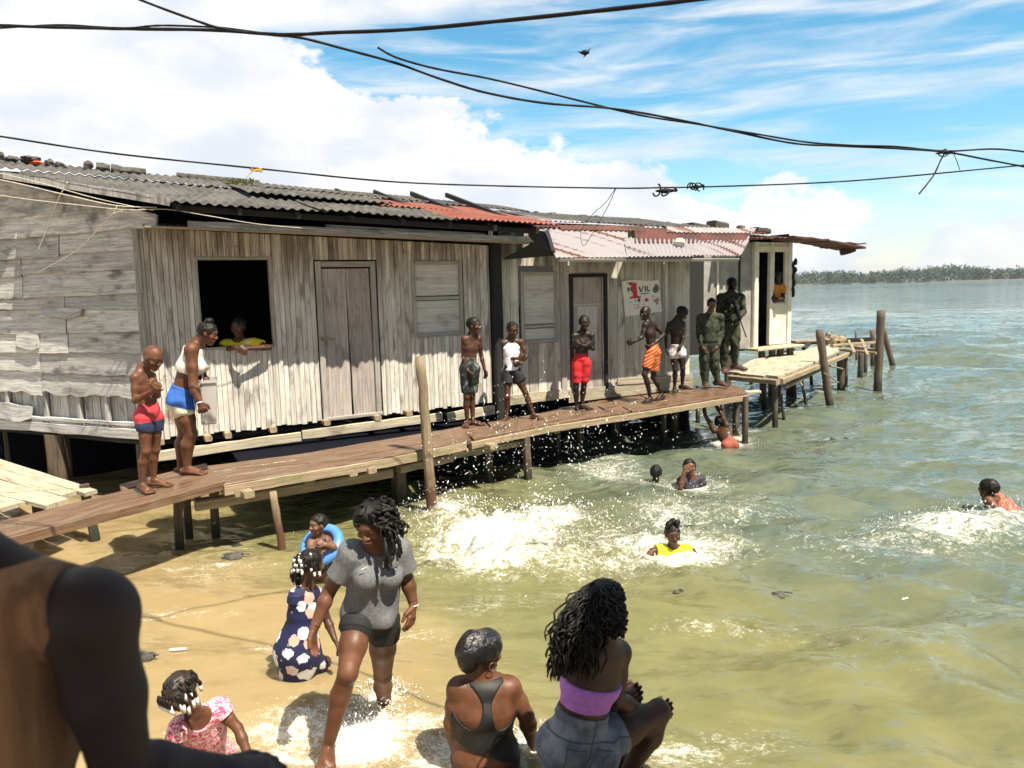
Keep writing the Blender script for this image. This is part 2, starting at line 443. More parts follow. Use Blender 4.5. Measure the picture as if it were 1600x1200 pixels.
foam(770, 835, .85, .85, 1.0, .13); foam(690, 795, .4, .5, .9, .09); foam(860, 810, .55, .5, .9, .08); foam(760, 875, .9, .5, .75, .05)
foam(1000, 850, 1.1, .7, .5, .03); foam(1060, 865, .8, .6, .7, .04); foam(920, 880, 1.2, .6, .42, .02); foam(600, 790, .5, .5, .35)
foam(1490, 830, .85, .55, .66, .05); foam(1580, 815, .5, .45, .62, .05); foam(1380, 850, 1.1, .6, .4)
foam(950, 735, .7, 1.0, .55); foam(1080, 757, .6, .5, .6, .02); foam(1140, 690, .5, .5, .8, .04); foam(1020, 752, .6, .4, .45)
foam(1040, 800, .5, .7, .55, .05); foam(1160, 800, 1.0, .8, .3)
foam(575, 1150, .26, .30, 1.3, .004); foam(600, 1085, .16, .14, .9, .004); foam(500, 1130, .55, .28, .6, .004); foam(660, 1130, .35, .2, .55)
foam(740, 1165, .32, .16, 1.0, .004); foam(830, 1165, .25, .14, .8, .004); foam(700, 1195, .35, .16, .9, .004); foam(440, 1150, .35, .2, .6)
foam(1060, 1170, .35, .2, .55); foam(1150, 1150, .5, .3, .28); foam(300, 905, .9, .35, .25); foam(380, 860, .8, .4, .2); foam(1300, 1000, 1.5, 1.0, .14); foam(560, 1020, .5, .4, .2)
foam(250, 960, .8, .10, .40); foam(420, 1010, .5, .08, .42); foam(640, 990, .5, .10, .40); foam(330, 885, .9, .12, .45); foam(760, 950, .6, .12, .38); foam(1120, 980, .7, .12, .36); foam(900, 930, .7, .15, .36); foam(450, 1185, .5, .12, .7); foam(250, 1190, .4, .1, .6)
def water_height(x, y):
    r = np.hypot(x, y); h = np.zeros_like(x)
    open_ = np.clip((.6 * y + 1.6 * x) / 8.0, .36, 1.0)
    g = np.random.default_rng(5)
    wx = .35 * np.sin(.61 * x + .43 * y + 1) + .3 * np.sin(.9 * y - .35 * x)
    for i in range(46):
        lam = .22 * (24 ** (i / 45.0)); th = radians(74) + g.normal(0, .5); k = 2 * pi / lam
        q_ = np.clip((r / lam - 7) / 15, 0, 1); a = .0098 * lam ** .62 * (np.clip((r - 9) / 18, .12, 1) if lam > 2.2 else 1.0) * (1 - q_ * q_ * (3 - 2 * q_))
        ph = k * (cos(th) * (x + wx) + sin(th) * (y + .6 * wx)) + g.random() * 6.28
        s_ = np.sin(ph); h += a * (s_ + .35 * np.cos(2 * ph) * .5)
    return h * open_ * 1.55
def foam_at(x, y):
    fo = np.zeros_like(x); hv = np.zeros_like(x)
    for (cx, cy, rx, ry, k, v, rot) in FOAM:
        q = ((x - cx) / rx) ** 2 + ((y - cy) / ry) ** 2
        e = np.exp(-q * 1.4); fo = np.maximum(fo, k * e) + .15 * np.minimum(fo, k * e); hv += .30 * v * e
    return np.clip(fo, 0, 1.4), hv
def make_water():
    na, nr = 560, 470
    th = np.radians(np.concatenate([np.linspace(-80, -42, 40, endpoint=False), np.linspace(-42, 42, na - 80, endpoint=False), np.linspace(42, 80, 40)]))
    rr = 2.7 * np.exp(np.linspace(0, math.log(9000 / 2.7), nr))
    Rr, Th = np.meshgrid(rr, th, indexing='ij')
    x = Rr * np.sin(Th); y = Rr * np.cos(Th)
    h = water_height(x, y); fo, hv = foam_at(x, y)
    g = np.random.default_rng(3)
    chop = np.zeros_like(x)
    for i in range(30):
        lam = .1 * (5 ** (i / 29.)); a = g.random() * 6.28; k = 2 * pi / lam
        chop += np.sin(k * (cos(a) * x + sin(a) * y) + g.random() * 6.28) * lam * .9
    near = np.clip(1.4 - Rr / 12, 0, 1)
    z = h + hv + chop * hv * near * 2.2
    me = bpy.data.meshes.new('water')
    nA = len(th); idx = np.arange(nr * nA).reshape(nr, nA)
    q = np.stack([idx[:-1, :-1], idx[1:, :-1], idx[1:, 1:], idx[:-1, 1:]], -1).reshape(-1, 4)
    me.from_pydata(np.stack([x, y, z], -1).reshape(-1, 3).tolist(), [], q[:, ::-1].tolist())
    at = me.attributes.new('foam', 'FLOAT', 'POINT'); at.data.foreach_set('value', fo.reshape(-1).astype(np.float32))
    me.polygons.foreach_set('use_smooth', [True] * len(q))
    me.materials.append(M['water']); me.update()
    o = bpy.data.objects.new('water', me); COL.objects.link(o); o['kind'] = 'structure'
    return o
make_water()
def wz(x, y):
    a, b_ = np.array([float(x)]), np.array([float(y)]); return float(water_height(a, b_)[0] + foam_at(a, b_)[1][0])

# ---- sand shore and bottom, the land of the far bank
M['sand'] = plain('wet_sand', (.33, .25, .15), .6, (.24, .18, .11), 6, .004)
bt = MB(); ys = [-9000, -40, -3, 0, 2.0, 3.2, 3.9, 6, 9, 30, 9000]; zs = [.4, .5, .5, .42, .34, .16, -.10, -.35, -.7, -1.6, -4]
bt.grid([[(x, y, z) for x in (-9000, -60, -8, -3, 0, 3, 8, 60, 9000)] for y, z in zip(ys, zs)])
o = bt.build('beach', M['sand'], smooth=True); o['kind'] = 'structure'
M['leaf'] = plain('mangrove_leaf', (.075, .115, .075), .8, (.035, .06, .042), .12, detail=2)
M['bank'] = plain('bank_mud', (.12, .115, .09), .9)
bk = MB(); bank = []
for i in range(61):
    x = -500 + i * 40; bank.append(((x, 690 + 10 * sin(i * .7), -1), (x, 694 + 10 * sin(i * .7), .8), (x, 900, 1.4)))
bk.grid(bank); o = bk.build('far_shore', M['bank'], smooth=True); o['kind'] = 'structure'
def forest():
    g = np.random.default_rng(11); nt = 1150; vs = []; fs = []
    for k in range(nt):
        x = g.uniform(150, 800); y = g.uniform(694, 760); top = g.uniform(9.0, 12.5) + 1.2 * sin(x * .11) + 1.6 * sin(x * .05) + 1.2 * sin(x * .017 + 1) + (2.5 if g.random() < .06 else 0)
        cr = g.uniform(2.2, 5.2); nl = 60
        for q in range(nl):
            dv = g.normal(0, 1, 3); dv /= np.linalg.norm(dv); rr_ = g.uniform(.55, 1.05)
            c = np.array([x + dv[0] * cr * rr_, y + dv[1] * cr * rr_, top - cr * .8 + dv[2] * cr * .8 * rr_ - (g.random() ** 2) * (top - cr)])
            a = g.normal(0, 1, 3); a /= np.linalg.norm(a); bb = np.cross(a, g.normal(0, 1, 3)); bb /= np.linalg.norm(bb); sz = g.uniform(.45, 1.0)
            b0 = len(vs); vs += [tuple(c + a * sz), tuple(c + bb * sz * .7), tuple(c - a * sz), tuple(c - bb * sz * .7)]; fs.append((b0, b0 + 1, b0 + 2, b0 + 3))
    me = bpy.data.meshes.new('mangrove_forest'); me.from_pydata(vs, [], fs); me.materials.append(M['leaf']); me.update()
    o = bpy.data.objects.new('mangrove_forest', me); COL.objects.link(o)
    setp(o, 'low green mangrove forest lining the far bank across the water', 'forest', kind='stuff')
forest()

# ================================================================== LEFT HOUSE
def boards(mb, s0, s1, w, z0, z1, holes, o=0.0, th=.022, zj=.02, oj=.003, gap=.004, F=FS, nv=FN):
    s = s0
    while s < s1 - 1e-6:
        ww = min(w * random.uniform(.92, 1.08), s1 - s); c = s + ww / 2
        if s1 - (s + ww) < w * .35: ww = s1 - s; c = s + ww / 2
        bot = z0(c) if callable(z0) else z0; top = z1(c) if callable(z1) else z1
        bot += random.uniform(-zj, zj); spans = [(bot, top)]
        for (a, b, c0, c1) in holes:
            if a < c < b:
                ns = []
                for (u, v) in spans:
                    if c0 > u: ns.append((u, min(v, c0)))
                    if c1 < v: ns.append((max(u, c1), v))
                spans = [q for q in ns if q[1] - q[0] > .01]
        oo = o + random.uniform(-oj, oj)
        for (u, v) in spans:
            mb.plank(F(c, u, oo), F(c, v, oo), ww - gap, th, nv, seg=max(1, int((v - u) / .5)), jit=.0012, ch=.004)
        s += ww
def rect_frame(mb, s0, s1, z0, z1, w, o, th, F=FS, nv=FN, bottom=True, wt=None):
    wt = wt or w
    mb.plank(F(s0 + w / 2, z0, o), F(s0 + w / 2, z1, o), w, th, nv, jit=.002, seg=3)
    mb.plank(F(s1 - w / 2, z0, o), F(s1 - w / 2, z1, o), w, th, nv, jit=.002, seg=3)
    mb.plank(F(s0 + w, z1 - wt / 2, o + .003), F(s1 - w, z1 - wt / 2, o + .003), wt, th, nv)
    if bottom: mb.plank(F(s0 + w, z0 + wt / 2, o + .003), F(s1 - w, z0 + wt / 2, o + .003), wt, th, nv)

H1 = thing('plank_house', 'long grey plank house with a big open window and worn board side wall', 'house', tuple(FS(2.3, 0)))
zt = lambda s: 3.44 - .05 * s * .8
zb = lambda s: .86 + .02 * s * .4
mb = MB(); boards(mb, 0.0, 4.70, .066, zb, zt, [(.65, 1.53, 1.93, 3.08), (2.10, 2.95, .5, 3.05), (3.47, 4.24, 1.96, 3.02)])
mb.build('front_wall', M['facade'], H1)
# side wall of rough, broken weatherboards
mb = MB()
def clap(t0, t1, za, zb_, tilt, jb, jt, o=.03):
    n = max(4, int((t1 - t0) / .07)); top = []; bot = []; ph = random.random() * 9
    for i in range(n + 1):
        t = t0 + (t1 - t0) * i / n
        nb = jb * (.6 * sin(t * 5 + ph) + .5 * sin(t * 13 + ph * 2) + .8 * (random.random() - .5)); ntp = jt * (.6 * sin(t * 6 + ph * 3) + .5 * (random.random() - .5))
        top.append((t, za(t) + ntp)); bot.append((t, zb_(t) + nb))
    rings = []; us = []; u0 = random.random() * 9
    for (t, a), (_, b_) in zip(top, bot):
        e = .004 * (random.random() - .5); th = .024
        rings.append([SS(t, b_, o + tilt + e), SS(t, a, o + e), SS(t, a, o - th), SS(t, b_, o + tilt - th)]); us.append(u0 + t)
    mb.loft(rings, us)
lin = lambda z, k=0.0: (lambda t: z + k * t)
courses = [3.44, 3.17, 2.95, 2.66, 2.47, 2.20, 1.93, 1.66, 1.38]
for i in range(len(courses) - 1):
    a, b_ = courses[i] + .03, courses[i + 1]
    cut = random.choice([1.35, 1.75, 1.95, 2.15]); jb = .005 if i < 6 else .012
    if i == 7: jb = .03
    clap(-.02 + random.uniform(-.03, .02), cut - .008, lin(a, random.uniform(-.008, .008)), lin(b_, random.uniform(-.012, .012)), .022 + random.uniform(0, .012), jb, .006)
    clap(cut + .008, 4.6, lin(a + random.uniform(-.03, .02), random.uniform(-.008, .008)), lin(b_ + random.uniform(-.03, .02), random.uniform(-.012, .012)), .022 + random.uniform(0, .015), jb, .006)
# torn patches nailed over the boards
for (t0, t1, a, b_) in [(1.0, 1.75, 2.52, 2.36), (1.9, 2.35, 2.2, 1.95), (2.2, 3.2, 1.22, .98)]:
    clap(t0, t1, (lambda t, t0=t0, t1=t1, a=a: a - .05 * abs((t - t0) / (t1 - t0) - .5)), (lambda t, t0=t0, t1=t1, b_=b_: b_ + .16 * abs((t - t0) / (t1 - t0) - .45) ** 1.5), .03, .02, .02, .065)
rake = lambda t: 3.70 + .225 * t
for i, (a, b_) in enumerate([(3.70, 3.42), (3.98, 3.69), (4.27, 3.97), (4.6, 4.26), (4.95, 4.58)]):
    tmin = max(-.42 if i == 0 else -1, (b_ - 3.66) / .245 - .1)
    clap(tmin, 4.7, (lambda t, a=a: min(a, rake(t) - .04)), (lambda t, b_=b_: min(b_, rake(t) - .07)), .025, .008, .004, .045)
mb.build('side_wall', M['clap'], H1)
mb = MB()
t = .06
while t < 4.5:
    mb.plank(SS(t, .98, -.03), SS(t, 1.45, -.03), .15, .02, SN, seg=1, jit=.003); t += .158
mb.build('lower_side_panel', M['clap'], H1)
mb = MB()
for t in (.75, 1.28, 1.95, 2.75, 3.5): mb.plank(SS(t, .93, .02), SS(t, 1.42, .02), .07, .05, SN, jit=.004, seg=3)
mb.plank(SS(-.05, .93, .03), SS(4.6, .90, .03), .13, .07, SN, seg=20, jit=.008)
mb.plank(SS(-.03, 1.05, .045), SS(4.6, 1.02, .045), .05, .04, SN, seg=20, jit=.006)
mb.build('sill_beam', M['clap'], H1)
mb = MB(); mb.plank(FS(-.02, .84, .028), FS(-.02, 3.43, .028), .07, .035, FN, seg=6, jit=.004); mb.build('corner_board', M['frame'], H1)
# dark shell of the rooms behind
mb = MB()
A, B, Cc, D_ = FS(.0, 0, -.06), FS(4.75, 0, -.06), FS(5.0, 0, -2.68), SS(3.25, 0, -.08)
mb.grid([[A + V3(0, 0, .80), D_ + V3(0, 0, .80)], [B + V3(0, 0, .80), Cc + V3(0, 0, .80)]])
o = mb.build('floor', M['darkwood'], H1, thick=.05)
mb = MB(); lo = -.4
mb.grid([[D_ + V3(0, 0, lo), Cc + V3(0, 0, lo)], [D_ + V3(0, 0, 4.42), Cc + V3(0, 0, 4.16)]])  # also carried below the floor to keep the space under the house dark
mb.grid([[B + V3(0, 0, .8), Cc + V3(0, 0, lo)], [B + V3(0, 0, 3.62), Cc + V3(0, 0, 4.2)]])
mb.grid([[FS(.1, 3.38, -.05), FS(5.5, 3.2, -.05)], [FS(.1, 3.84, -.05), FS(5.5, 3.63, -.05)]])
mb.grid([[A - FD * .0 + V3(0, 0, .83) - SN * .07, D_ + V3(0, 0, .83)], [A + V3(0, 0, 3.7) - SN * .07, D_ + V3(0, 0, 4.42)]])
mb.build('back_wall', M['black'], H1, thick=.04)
# window with people, door, boarded window
wn = MB()
for s in (.635, 1.535): wn.plank(FS(s, 1.93, -.03), FS(s, 3.09, -.03), .045, .10, FN, seg=3, jit=.002)
wn.plank(FS(.66, 3.075, -.03), FS(1.51, 3.075, -.03), .04, .10, FN); wn.plank(FS(.66, 1.945, -.035), FS(1.51, 1.945, -.035), .03, .12, FN)
wo = wn.build('window_opening', M['frame'], H1)
dr = MB(); e = .0
for a, b_, sk in ((2.19, 2.52, .0), (2.535, 2.86, .012)):
    dr.plank(FS((a + b_) / 2 + sk, .93, -.012), FS((a + b_) / 2 - sk, 2.93, -.012), b_ - a, .03, FN, seg=8, jit=.003)
do = dr.build('door', M['door'], H1)
fr = MB(); rect_frame(fr, 2.11, 2.94, .90, 3.03, .075, .012, .045, bottom=False); fr.plank(FS(2.15, .90, .02), FS(2.95, .91, .02), .05, .05, FN)
fr.build('door_frame', M['frame'], do)
hs = MB(); hs.plank(FS(2.13, 2.02, .045), FS(2.32, 1.98, .03), .022, .008, FN); hs.ball(FS(2.15, 1.99, .05), .018); hs.ball(FS(2.2, 1.93, .04), (.02, .02, .028)); hs.build('hasp', M['metal'], do)
def shutter_window(parent, s0, s1, z0, z1, mid, label=None):
    fr = MB(); rect_frame(fr, s0, s1, z0, z1, .055, .012, .05); fr.plank(FS(s0 + .055, mid, .006), FS(s1 - .055, mid, .006), .05, .03, FN)
    wo = fr.build('window', M['frame'], parent)
    pn = MB(); pn.plank(FS(s0 + .05, (mid + z1) / 2 - .0, -.012), FS(s1 - .05, (mid + z1) / 2, -.012), z1 - mid - .07, .016, FN); pn.build('upper_panel', M['panel'], wo)
    pn = MB(); pn.plank(FS(s0 + .05, (mid + z0) / 2, -.010), FS(s1 - .05, (mid + z0) / 2, -.010), mid - z0 - .07, .016, FN); pn.build('lower_panel', M['panel'], wo)
    return wo
shutter_window(H1, 3.46, 4.25, 1.95, 3.03, 2.50)
mb = MB(); mb.plank(FS(4.79, .62, .05), FS(4.79, 3.28, .05), .145, .16, FN, seg=5, jit=.003); mb.build('corner_post', M['darkwood'], H1)
# soffit over the front, with its grey fascia
mb = MB()
mb.grid([[FS(s, 3.50 - .04 * s, -.02), FS(s, 3.415 - .031 * s, .42), FS(s, 3.40 - .03 * s, .72)] for s in np.linspace(.06, 5.1, 12)])
mb.build('soffit', M['soffit'], H1, thick=.018)
mb = MB(); mb.plank(FS(.5, 3.425, .74), FS(5.15, 3.29, .74), .075, .03, FN, seg=24, jit=.006)
mb.plank(FS(2.1, 3.44, .70), FS(4.3, 3.36, .70), .03, .03, FN, seg=4); mb.plank(FS(4.35, 3.33, .78), FS(4.35, 3.5, .78), .06, .03, FN)
mb.build('fascia', M['fascia'], H1)
# eaves beam and rafters
mb = MB(); mb.plank(FS(.35, 3.60, .80), FS(5.1, 3.40, .80), .05, .07, (0, 0, 1), seg=8, jit=.004)
for s in np.linspace(.4, 5.0, 8): mb.plank(FS(s, 3.60 - .04 * s, .95), FS(s + .1, 4.28, -2.4), .05, .08)
mb.build('rafters', M['darkwood'], H1)
# roof sheets
def zroof(s, o): return 3.665 - .042 * s + (1.0 - o) * (.217 - .003 * s)
def sheet(parent, mat, sL, sR, o0, o1, zf, pitch, amp, lift=0.0, jag=.0, sag=0.0, name='roof_sheet', res=8, th=.007, skew=None):
    mb = MB(); n = max(6, int((sR - sL) / pitch * res)); rows = max(3, int(abs(o1 - o0) / .22)); pts = []
    jg = [random.uniform(-jag, jag) for _ in range(int((sR - sL) / pitch) + 3)]
    for j in range(rows + 1):
        v = j / rows; rowp = []
        for k in range(n + 1):
            s = sL + (sR - sL) * k / n; oo = o0 + (o1 - o0) * v
            if skew is not None: s = max(s, skew(oo)) if True else s
            if j == 0 and jag: oo += jg[int((s - sL) / pitch + 1) % len(jg)]
            z = zf(s, oo) + amp * sin(2 * pi * s / pitch) + lift * (1 - .6 * v) + sag * sin(pi * v) + .006 * sin(s * 2.3 + oo * 3)
            rowp.append(FS(s, z, oo))
        pts.append(rowp)
    mb.grid(pts)
    return mb.build(name, mat, parent, smooth=True, thick=th)
skewL = lambda o_: .28 + (o_ - 1.0) * .76
R1 = MB()
roof = thing('roof_dummy', '', 'x')
bpy.data.objects.remove(roof)
base = sheet(H1, M['fibro'], -3.2, 2.0, -1.3, -2.75, zroof, .115, .013, .03, .02, skew=skewL, name='roof')
sheet(H1, M['fibro'], -1.2, 2.05, 1.0, -1.45, zroof, .115, .013, .0, .015, skew=skewL)
sheet(H1, M['fibro'], 1.95, 3.75, 1.02, -.35, zroof, .115, .013, .02, .02)
sheet(H1, M['fibro'], 1.3, 3.3, -.15, -1.75, zroof, .115, .013, .075, .03)
sheet(H1, M['fibro'], 1.8, 4.6, -1.45, -2.75, zroof, .115, .013, .06, .02)
sheet(H1, M['red'], 3.7, 5.35, .98, -1.75, zroof, .085, .012, .035, .012)
sheet(H1, M['red'], 3.1, 4.2, -.1, -1.7, zroof, .085, .012, .04, .02)
sheet(H1, M['fibrodark'], 4.5, 6.2, -1.3, -2.8, zroof, .115, .013, .05, .03)
mb = MB()
mb.grid([[FS(skewL(1.0) + .02, 3.60, 1.0), FS(skewL(-2.75) + .02, 4.47, -2.75)], [FS(skewL(1.0) + .02, 3.69, 1.0), FS(skewL(-2.75) + .02, 4.55, -2.75)]])
mb.build('barge_board', M['clap'], H1, thick=.03)
# stilts, bearers and the stubs of the floor joists
def stilt(parent, p, w, z0=-.7, z1=.82, lean=(0, 0), mat='post'):
    mb = MB(); mb.plank(V3(p[0] + lean[0], p[1] + lean[1], z0), V3(p[0], p[1], z1), w, w, (1, 0, 0) if abs(lean[0]) < .5 else (0, 1, 0), seg=5, jit=.006); return mb.build('stilt', M[mat], parent)
for q in (atz(97, 765, .05), SS(.35, 0, -.15), SS(3.3, 0, -.2), FS(1.6, 0, -.3), FS(3.0, 0, -.3), FS(.6, 0, -2.2), FS(3.0, 0, -2.2), FS(4.5, 0, -.3)): stilt(H1, q, .17 if q[0] > -5 else .24)
for (x, y) in [(325, 684), (356, 680), (427, 671), (510, 660), (588, 652), (637, 645), (250, 690)]:
    c = onf(x, y, .1); mb = MB(); mb.plank(c - FN * .5, c + FN * (.06 + random.uniform(-.04, .05)), .085, .07, (0, 0, 1), seg=3, jit=.006); mb.build('joist', M['beam'], H1)

# ================================================================== MIDDLE HOUSE
H2 = thing('awning_house', 'grey board house under striped tin awning between plank and white houses', 'house', tuple(FS(6.7, 0)))
zb2 = lambda s: .93
mb = MB(); boards(mb, 4.88, 8.58, .155, zb2, 3.5, [(5.24, 5.84, 1.80, 2.95), (6.12, 6.80, .5, 2.80)], o=-.01, oj=.006)
mb.build('front_wall', M['facade2'], H2)
mb = MB()
mb.plank(FS(4.9, .90, .012), FS(6.1, .93, .012), .16, .03, FN, seg=8, jit=.006)
mb.plank(FS(6.05, .87, .02), FS(8.62, .90, .02), .20, .03, FN, seg=8, jit=.006)
mb.plank(FS(7.0, 1.04, .035), FS(8.6, 1.0, .035), .10, .025, FN, seg=4, jit=.006)
mb.build('skirting_board', M['palewood'], H2)
mb = MB(); mb.plank(FS(5.98, .95, .01), FS(5.98, 3.2, .01), .10, .04, FN, seg=4, jit=.003); mb.build('wall_batten', M['frame'], H2); mb = MB(); mb.plank(FS(7.98, .95, .012), FS(7.98, 3.2, .012), .06, .04, FN); mb.build('wall_batten', M['frame'], H2)
shutter_window(H2, 5.22, 5.88, 1.76, 2.86, 2.02)
mb = MB(); mb.plank(FS(6.44, .95, -.012), FS(6.44, 2.76, -.012), .56, .03, FN, seg=6, jit=.002); do = mb.build('door', M['door'], H2)
mb = MB(); mb.plank(FS(6.44, 1.45, .006), FS(6.44, 2.30, .006), .36, .012, FN); mb.plank(FS(6.16, 2.33, .008), FS(6.72, 2.33, .008), .02, .02, FN); mb.plank(FS(6.16, 1.43, .008), FS(6.72, 1.43, .008), .02, .02, FN); mb.build('door_panel', M['panel'], do)
fr = MB(); rect_frame(fr, 6.10, 6.82, .93, 2.82, .06, .016, .05, bottom=False); fr.build('door_frame', M['darkwood'], do)
mb = MB()
q = [FS(4.95, 0, -.06), FS(8.6, 0, -.06), FS(8.9, 0, -4), FS(5.2, 0, -4.5)]
mb.grid([[q[0] + V3(0, 0, .85), q[3] + V3(0, 0, .85)], [q[1] + V3(0, 0, .85), q[2] + V3(0, 0, .85)]]); mb.build('floor', M['darkwood'], H2, thick=.05)
mb = MB(); mb.grid([[q[1] + V3(0, 0, .0), q[2] + V3(0, 0, .0), q[3] + V3(0, 0, -.3)], [q[1] + V3(0, 0, 3.5), q[2] + V3(0, 0, 3.9), q[3] + V3(0, 0, 3.9)]]); mb.build('back_wall', M['darkwood'], H2, thick=.04)
for q in (FS(5.6, 0, -.3), FS(7.2, 0, -.3), FS(8.5, 0, -.3), FS(6.5, 0, -2), FS(8.4, 0, -2)): stilt(H2, q, .14)
# tin awning: a fan of sheets between four corners
def awn(u, v):
    a = FS(5.62, 3.50, -.02); b_ = FS(5.26, 3.035, 1.0); c = FS(8.75, 3.03, 1.0); d_ = FS(9.95, 3.50, .12)
    return (a * (1 - u) + d_ * u) * (1 - v) + (b_ * (1 - u) + c * u) * v
AN = unit(np.cross(FD, FS(5.3, 3.0, 1.0) - FS(5.6, 3.5, 0))); AN = AN if AN[2] > 0 else -AN
def awn_sheet(mat, u0, u1, v0, v1, lift, ncor, name='awning_sheet'):
    mb = MB(); nc = 44; n = int((u1 - u0) * nc * 7); pts = []; U = np.zeros((13, n + 1)); W_ = np.zeros((13, n + 1)); r0 = random.random() * 5
    for j in range(13):
        v = v0 + (v1 - v0) * j / 12; row = []
        for k in range(n + 1):
            u = u0 + (u1 - u0) * k / n; q = u - .42 * v
            row.append(awn(u, v) + AN * (lift + .012 * sin(2 * pi * q * nc) + .010 * sin(6 * u + 4 * v)))
            U[j, k] = v * 1.4 + r0; W_[j, k] = q * 2.6 + r0
        pts.append(row)
    mb.grid(pts, uv=(U, W_)); return mb.build(name, mat, H2, smooth=True, thick=.004)
awn_sheet(M['zinc'], 0, .37, -.02, 1.0, .0, 17); awn_sheet(M['zinc'], .35, .72, .30, 1.02, .012, 16); awn_sheet(M['rust'], .40, .98, -.1, .50, .018, 24)
awn_sheet(M['zinc'], .70, 1.0, .42, 1.0, .02, 12); awn_sheet(M['zinc'], .55, 1.0, -.12, .10, .035, 18); awn_sheet(M['rust'], .08, .45, -.14, .06, .018, 14)
mb = MB(); mb.plank(awn(.02, .985) - AN * .05, awn(.995, .985) - AN * .05, .045, .05, AN, seg=10, jit=.004)
for u in (.02, .35, .66, .98): mb.plank(awn(u, .03) - AN * .05, awn(u, .97) - AN * .05, .04, .05, AN)
mb.plank(awn(.06, .96) - V3(0, 0, .14), awn(.06, .96) - V3(0, 0, .03), .03, .03, FN); mb.plank(awn(.55, .96) - V3(0, 0, .12), awn(.55, .96) - V3(0, 0, .03), .03, .03, FN)
mb.build('awning_frame', M['frame'], H2)
mb = MB()     # torn dark sheet closing the awning's left end
a, b_, c = FS(5.5, 3.48, .1), FS(5.24, 3.03, .98), FS(5.0, 3.25, .2)
mb.grid([[FS(4.95, 3.42, .78), FS(5.3, 3.42, .6), FS(5.62, 3.48, .2)], [FS(5.0, 3.22, .7), FS(5.25, 3.16, .8), FS(5.34, 3.12, .85)], [FS(4.9, 3.05, .1), FS(5.4, 3.08, .15), FS(5.9, 3.12, .1)]])
mb.build('torn_side_sheet', M['darkwood'], H2, thick=.02)
zr2 = lambda s, o_: 3.63 + (-.25 - o_) * .17 - .022 * (s - 5)
sheet(H2, M['fibrodark'], 5.3, 9.7, -.55, -3.2, zr2, .115, .013, .04, .03, name='roof')
sheet(H2, M['rust'], 5.5, 8.4, -.05, -1.3, lambda s, o_: zr2(s, o_) - .06, .085, .012, .02, .02)
sheet(H2, M['zinc'], 5.3, 6.6, -.3, -1.9, lambda s, o_: zr2(s, o_) + .02, .085, .012, .02, .03)

# ================================================================== WHITE HOUSE
WO = -2.35                                                       # set back from the front of the others
def WQ(x, y): return onf(x, y, WO)
def wsz(x, y): q = WQ(x, y); return float((q - P0) @ FD), float(q[2])
sA, sB = wsz(1098, 480)[0], wsz(1233, 470)[0]; zB0 = wsz(1232, 536)[1]; zT = wsz(1233, 386)[1] + .1
dL, dR = wsz(1180, 460)[0], wsz(1200, 460)[0]; wL, wR = wsz(1208.5, 430)[0], wsz(1225, 430)[0]
zw0 = wsz(1216, 471)[1]; zw1 = wsz(1216, 393)[1]; zd1 = wsz(1190, 394)[1]
H3 = thing('white_house', 'small white painted house with dark doorway and window at the far end over the water', 'house', tuple(FS(sB - 1, 0, WO)))
WF = lambda s, z, o=0: FS(s, z, WO + o)
mb = MB()
def slab(s0, s1, z0, z1): mb.plank(WF((s0 + s1) / 2, z0), WF((s0 + s1) / 2, z1), s1 - s0, .06, FN, ch=.003)
slab(dR + .0, wL, zB0, zT); slab(wL, wR, zB0, zw0); slab(wL, wR, zw1, zT); slab(wR, sB, zB0, zT); slab(dL, dR, zd1, zT)
mb.build('front_wall', M['white'], H3)
mb = MB(); slab(sA, sA + (dL - sA) * .64, zB0 - .05, zT); slab(sA + (dL - sA) * .69, dL - .12, zB0 - .05, zT); mb.build('porch_wall', M['paleshaded'], H3)
mb = MB(); slab(sA + (dL - sA) * .64, sA + (dL - sA) * .69, zB0, zT); slab(sA - .5, sA - .005, zB0 - .1, zT); mb.build('porch_gap', M['darkwood'], H3)
mb = MB(); mb.plank(WF(dL - .07, zB0 - .03, .06), WF(dL - .07, zT, .06), .14, .12, FN); mb.plank(WF(sB - .05, zB0 - .12, .045), WF(sB - .05, zT, .045), .12, .05, FN); mb.plank(WF(dR + .05, zB0, .045), WF(dR + .05, zT, .045), .10, .03, FN)
mb.plank(WF(dL - .15, zd1 + .07, .04), WF(sB, zd1 + .07, .04), .13, .03, FN)
mb.plank(WF(sA + (dL - sA) * .24, zB0, .04), WF(sA + (dL - sA) * .24, zT, .04), .05, .05, FN); mb.build('posts_and_trim', M['white'], H3)
mb = MB(); mb.plank(WF(wR, zw0 - .02, .03), WF(wL, zw0 - .02, .03), .05, .08, FN); mb.build('window_sill', M['frame'], H3)
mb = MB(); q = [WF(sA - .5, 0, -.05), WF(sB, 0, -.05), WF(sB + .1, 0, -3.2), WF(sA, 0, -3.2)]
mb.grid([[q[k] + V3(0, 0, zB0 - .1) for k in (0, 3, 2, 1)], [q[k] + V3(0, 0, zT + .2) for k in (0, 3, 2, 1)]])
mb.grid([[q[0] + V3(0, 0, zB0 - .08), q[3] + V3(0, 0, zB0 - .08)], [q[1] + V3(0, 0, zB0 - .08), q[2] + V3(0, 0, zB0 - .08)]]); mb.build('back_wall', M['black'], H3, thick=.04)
mb = MB(); mb.plank(WF(dL + .1, zB0 + .4, -.4), WF(dL + .1, zB0 + 1.35, -.4), .3, .02, FN); mb.build('blue_curtain', plain('blue_cloth', (.02, .07, .20), .8), H3)
mb = MB(); mb.plank(WF(sA + 1.2, zB0 - .06, .22), WF(sB + .05, zB0 - .03, .22), .42, .05, (0, 0, 1), seg=5, jit=.01); mb.build('porch_ledge', M['palewood'], H3)
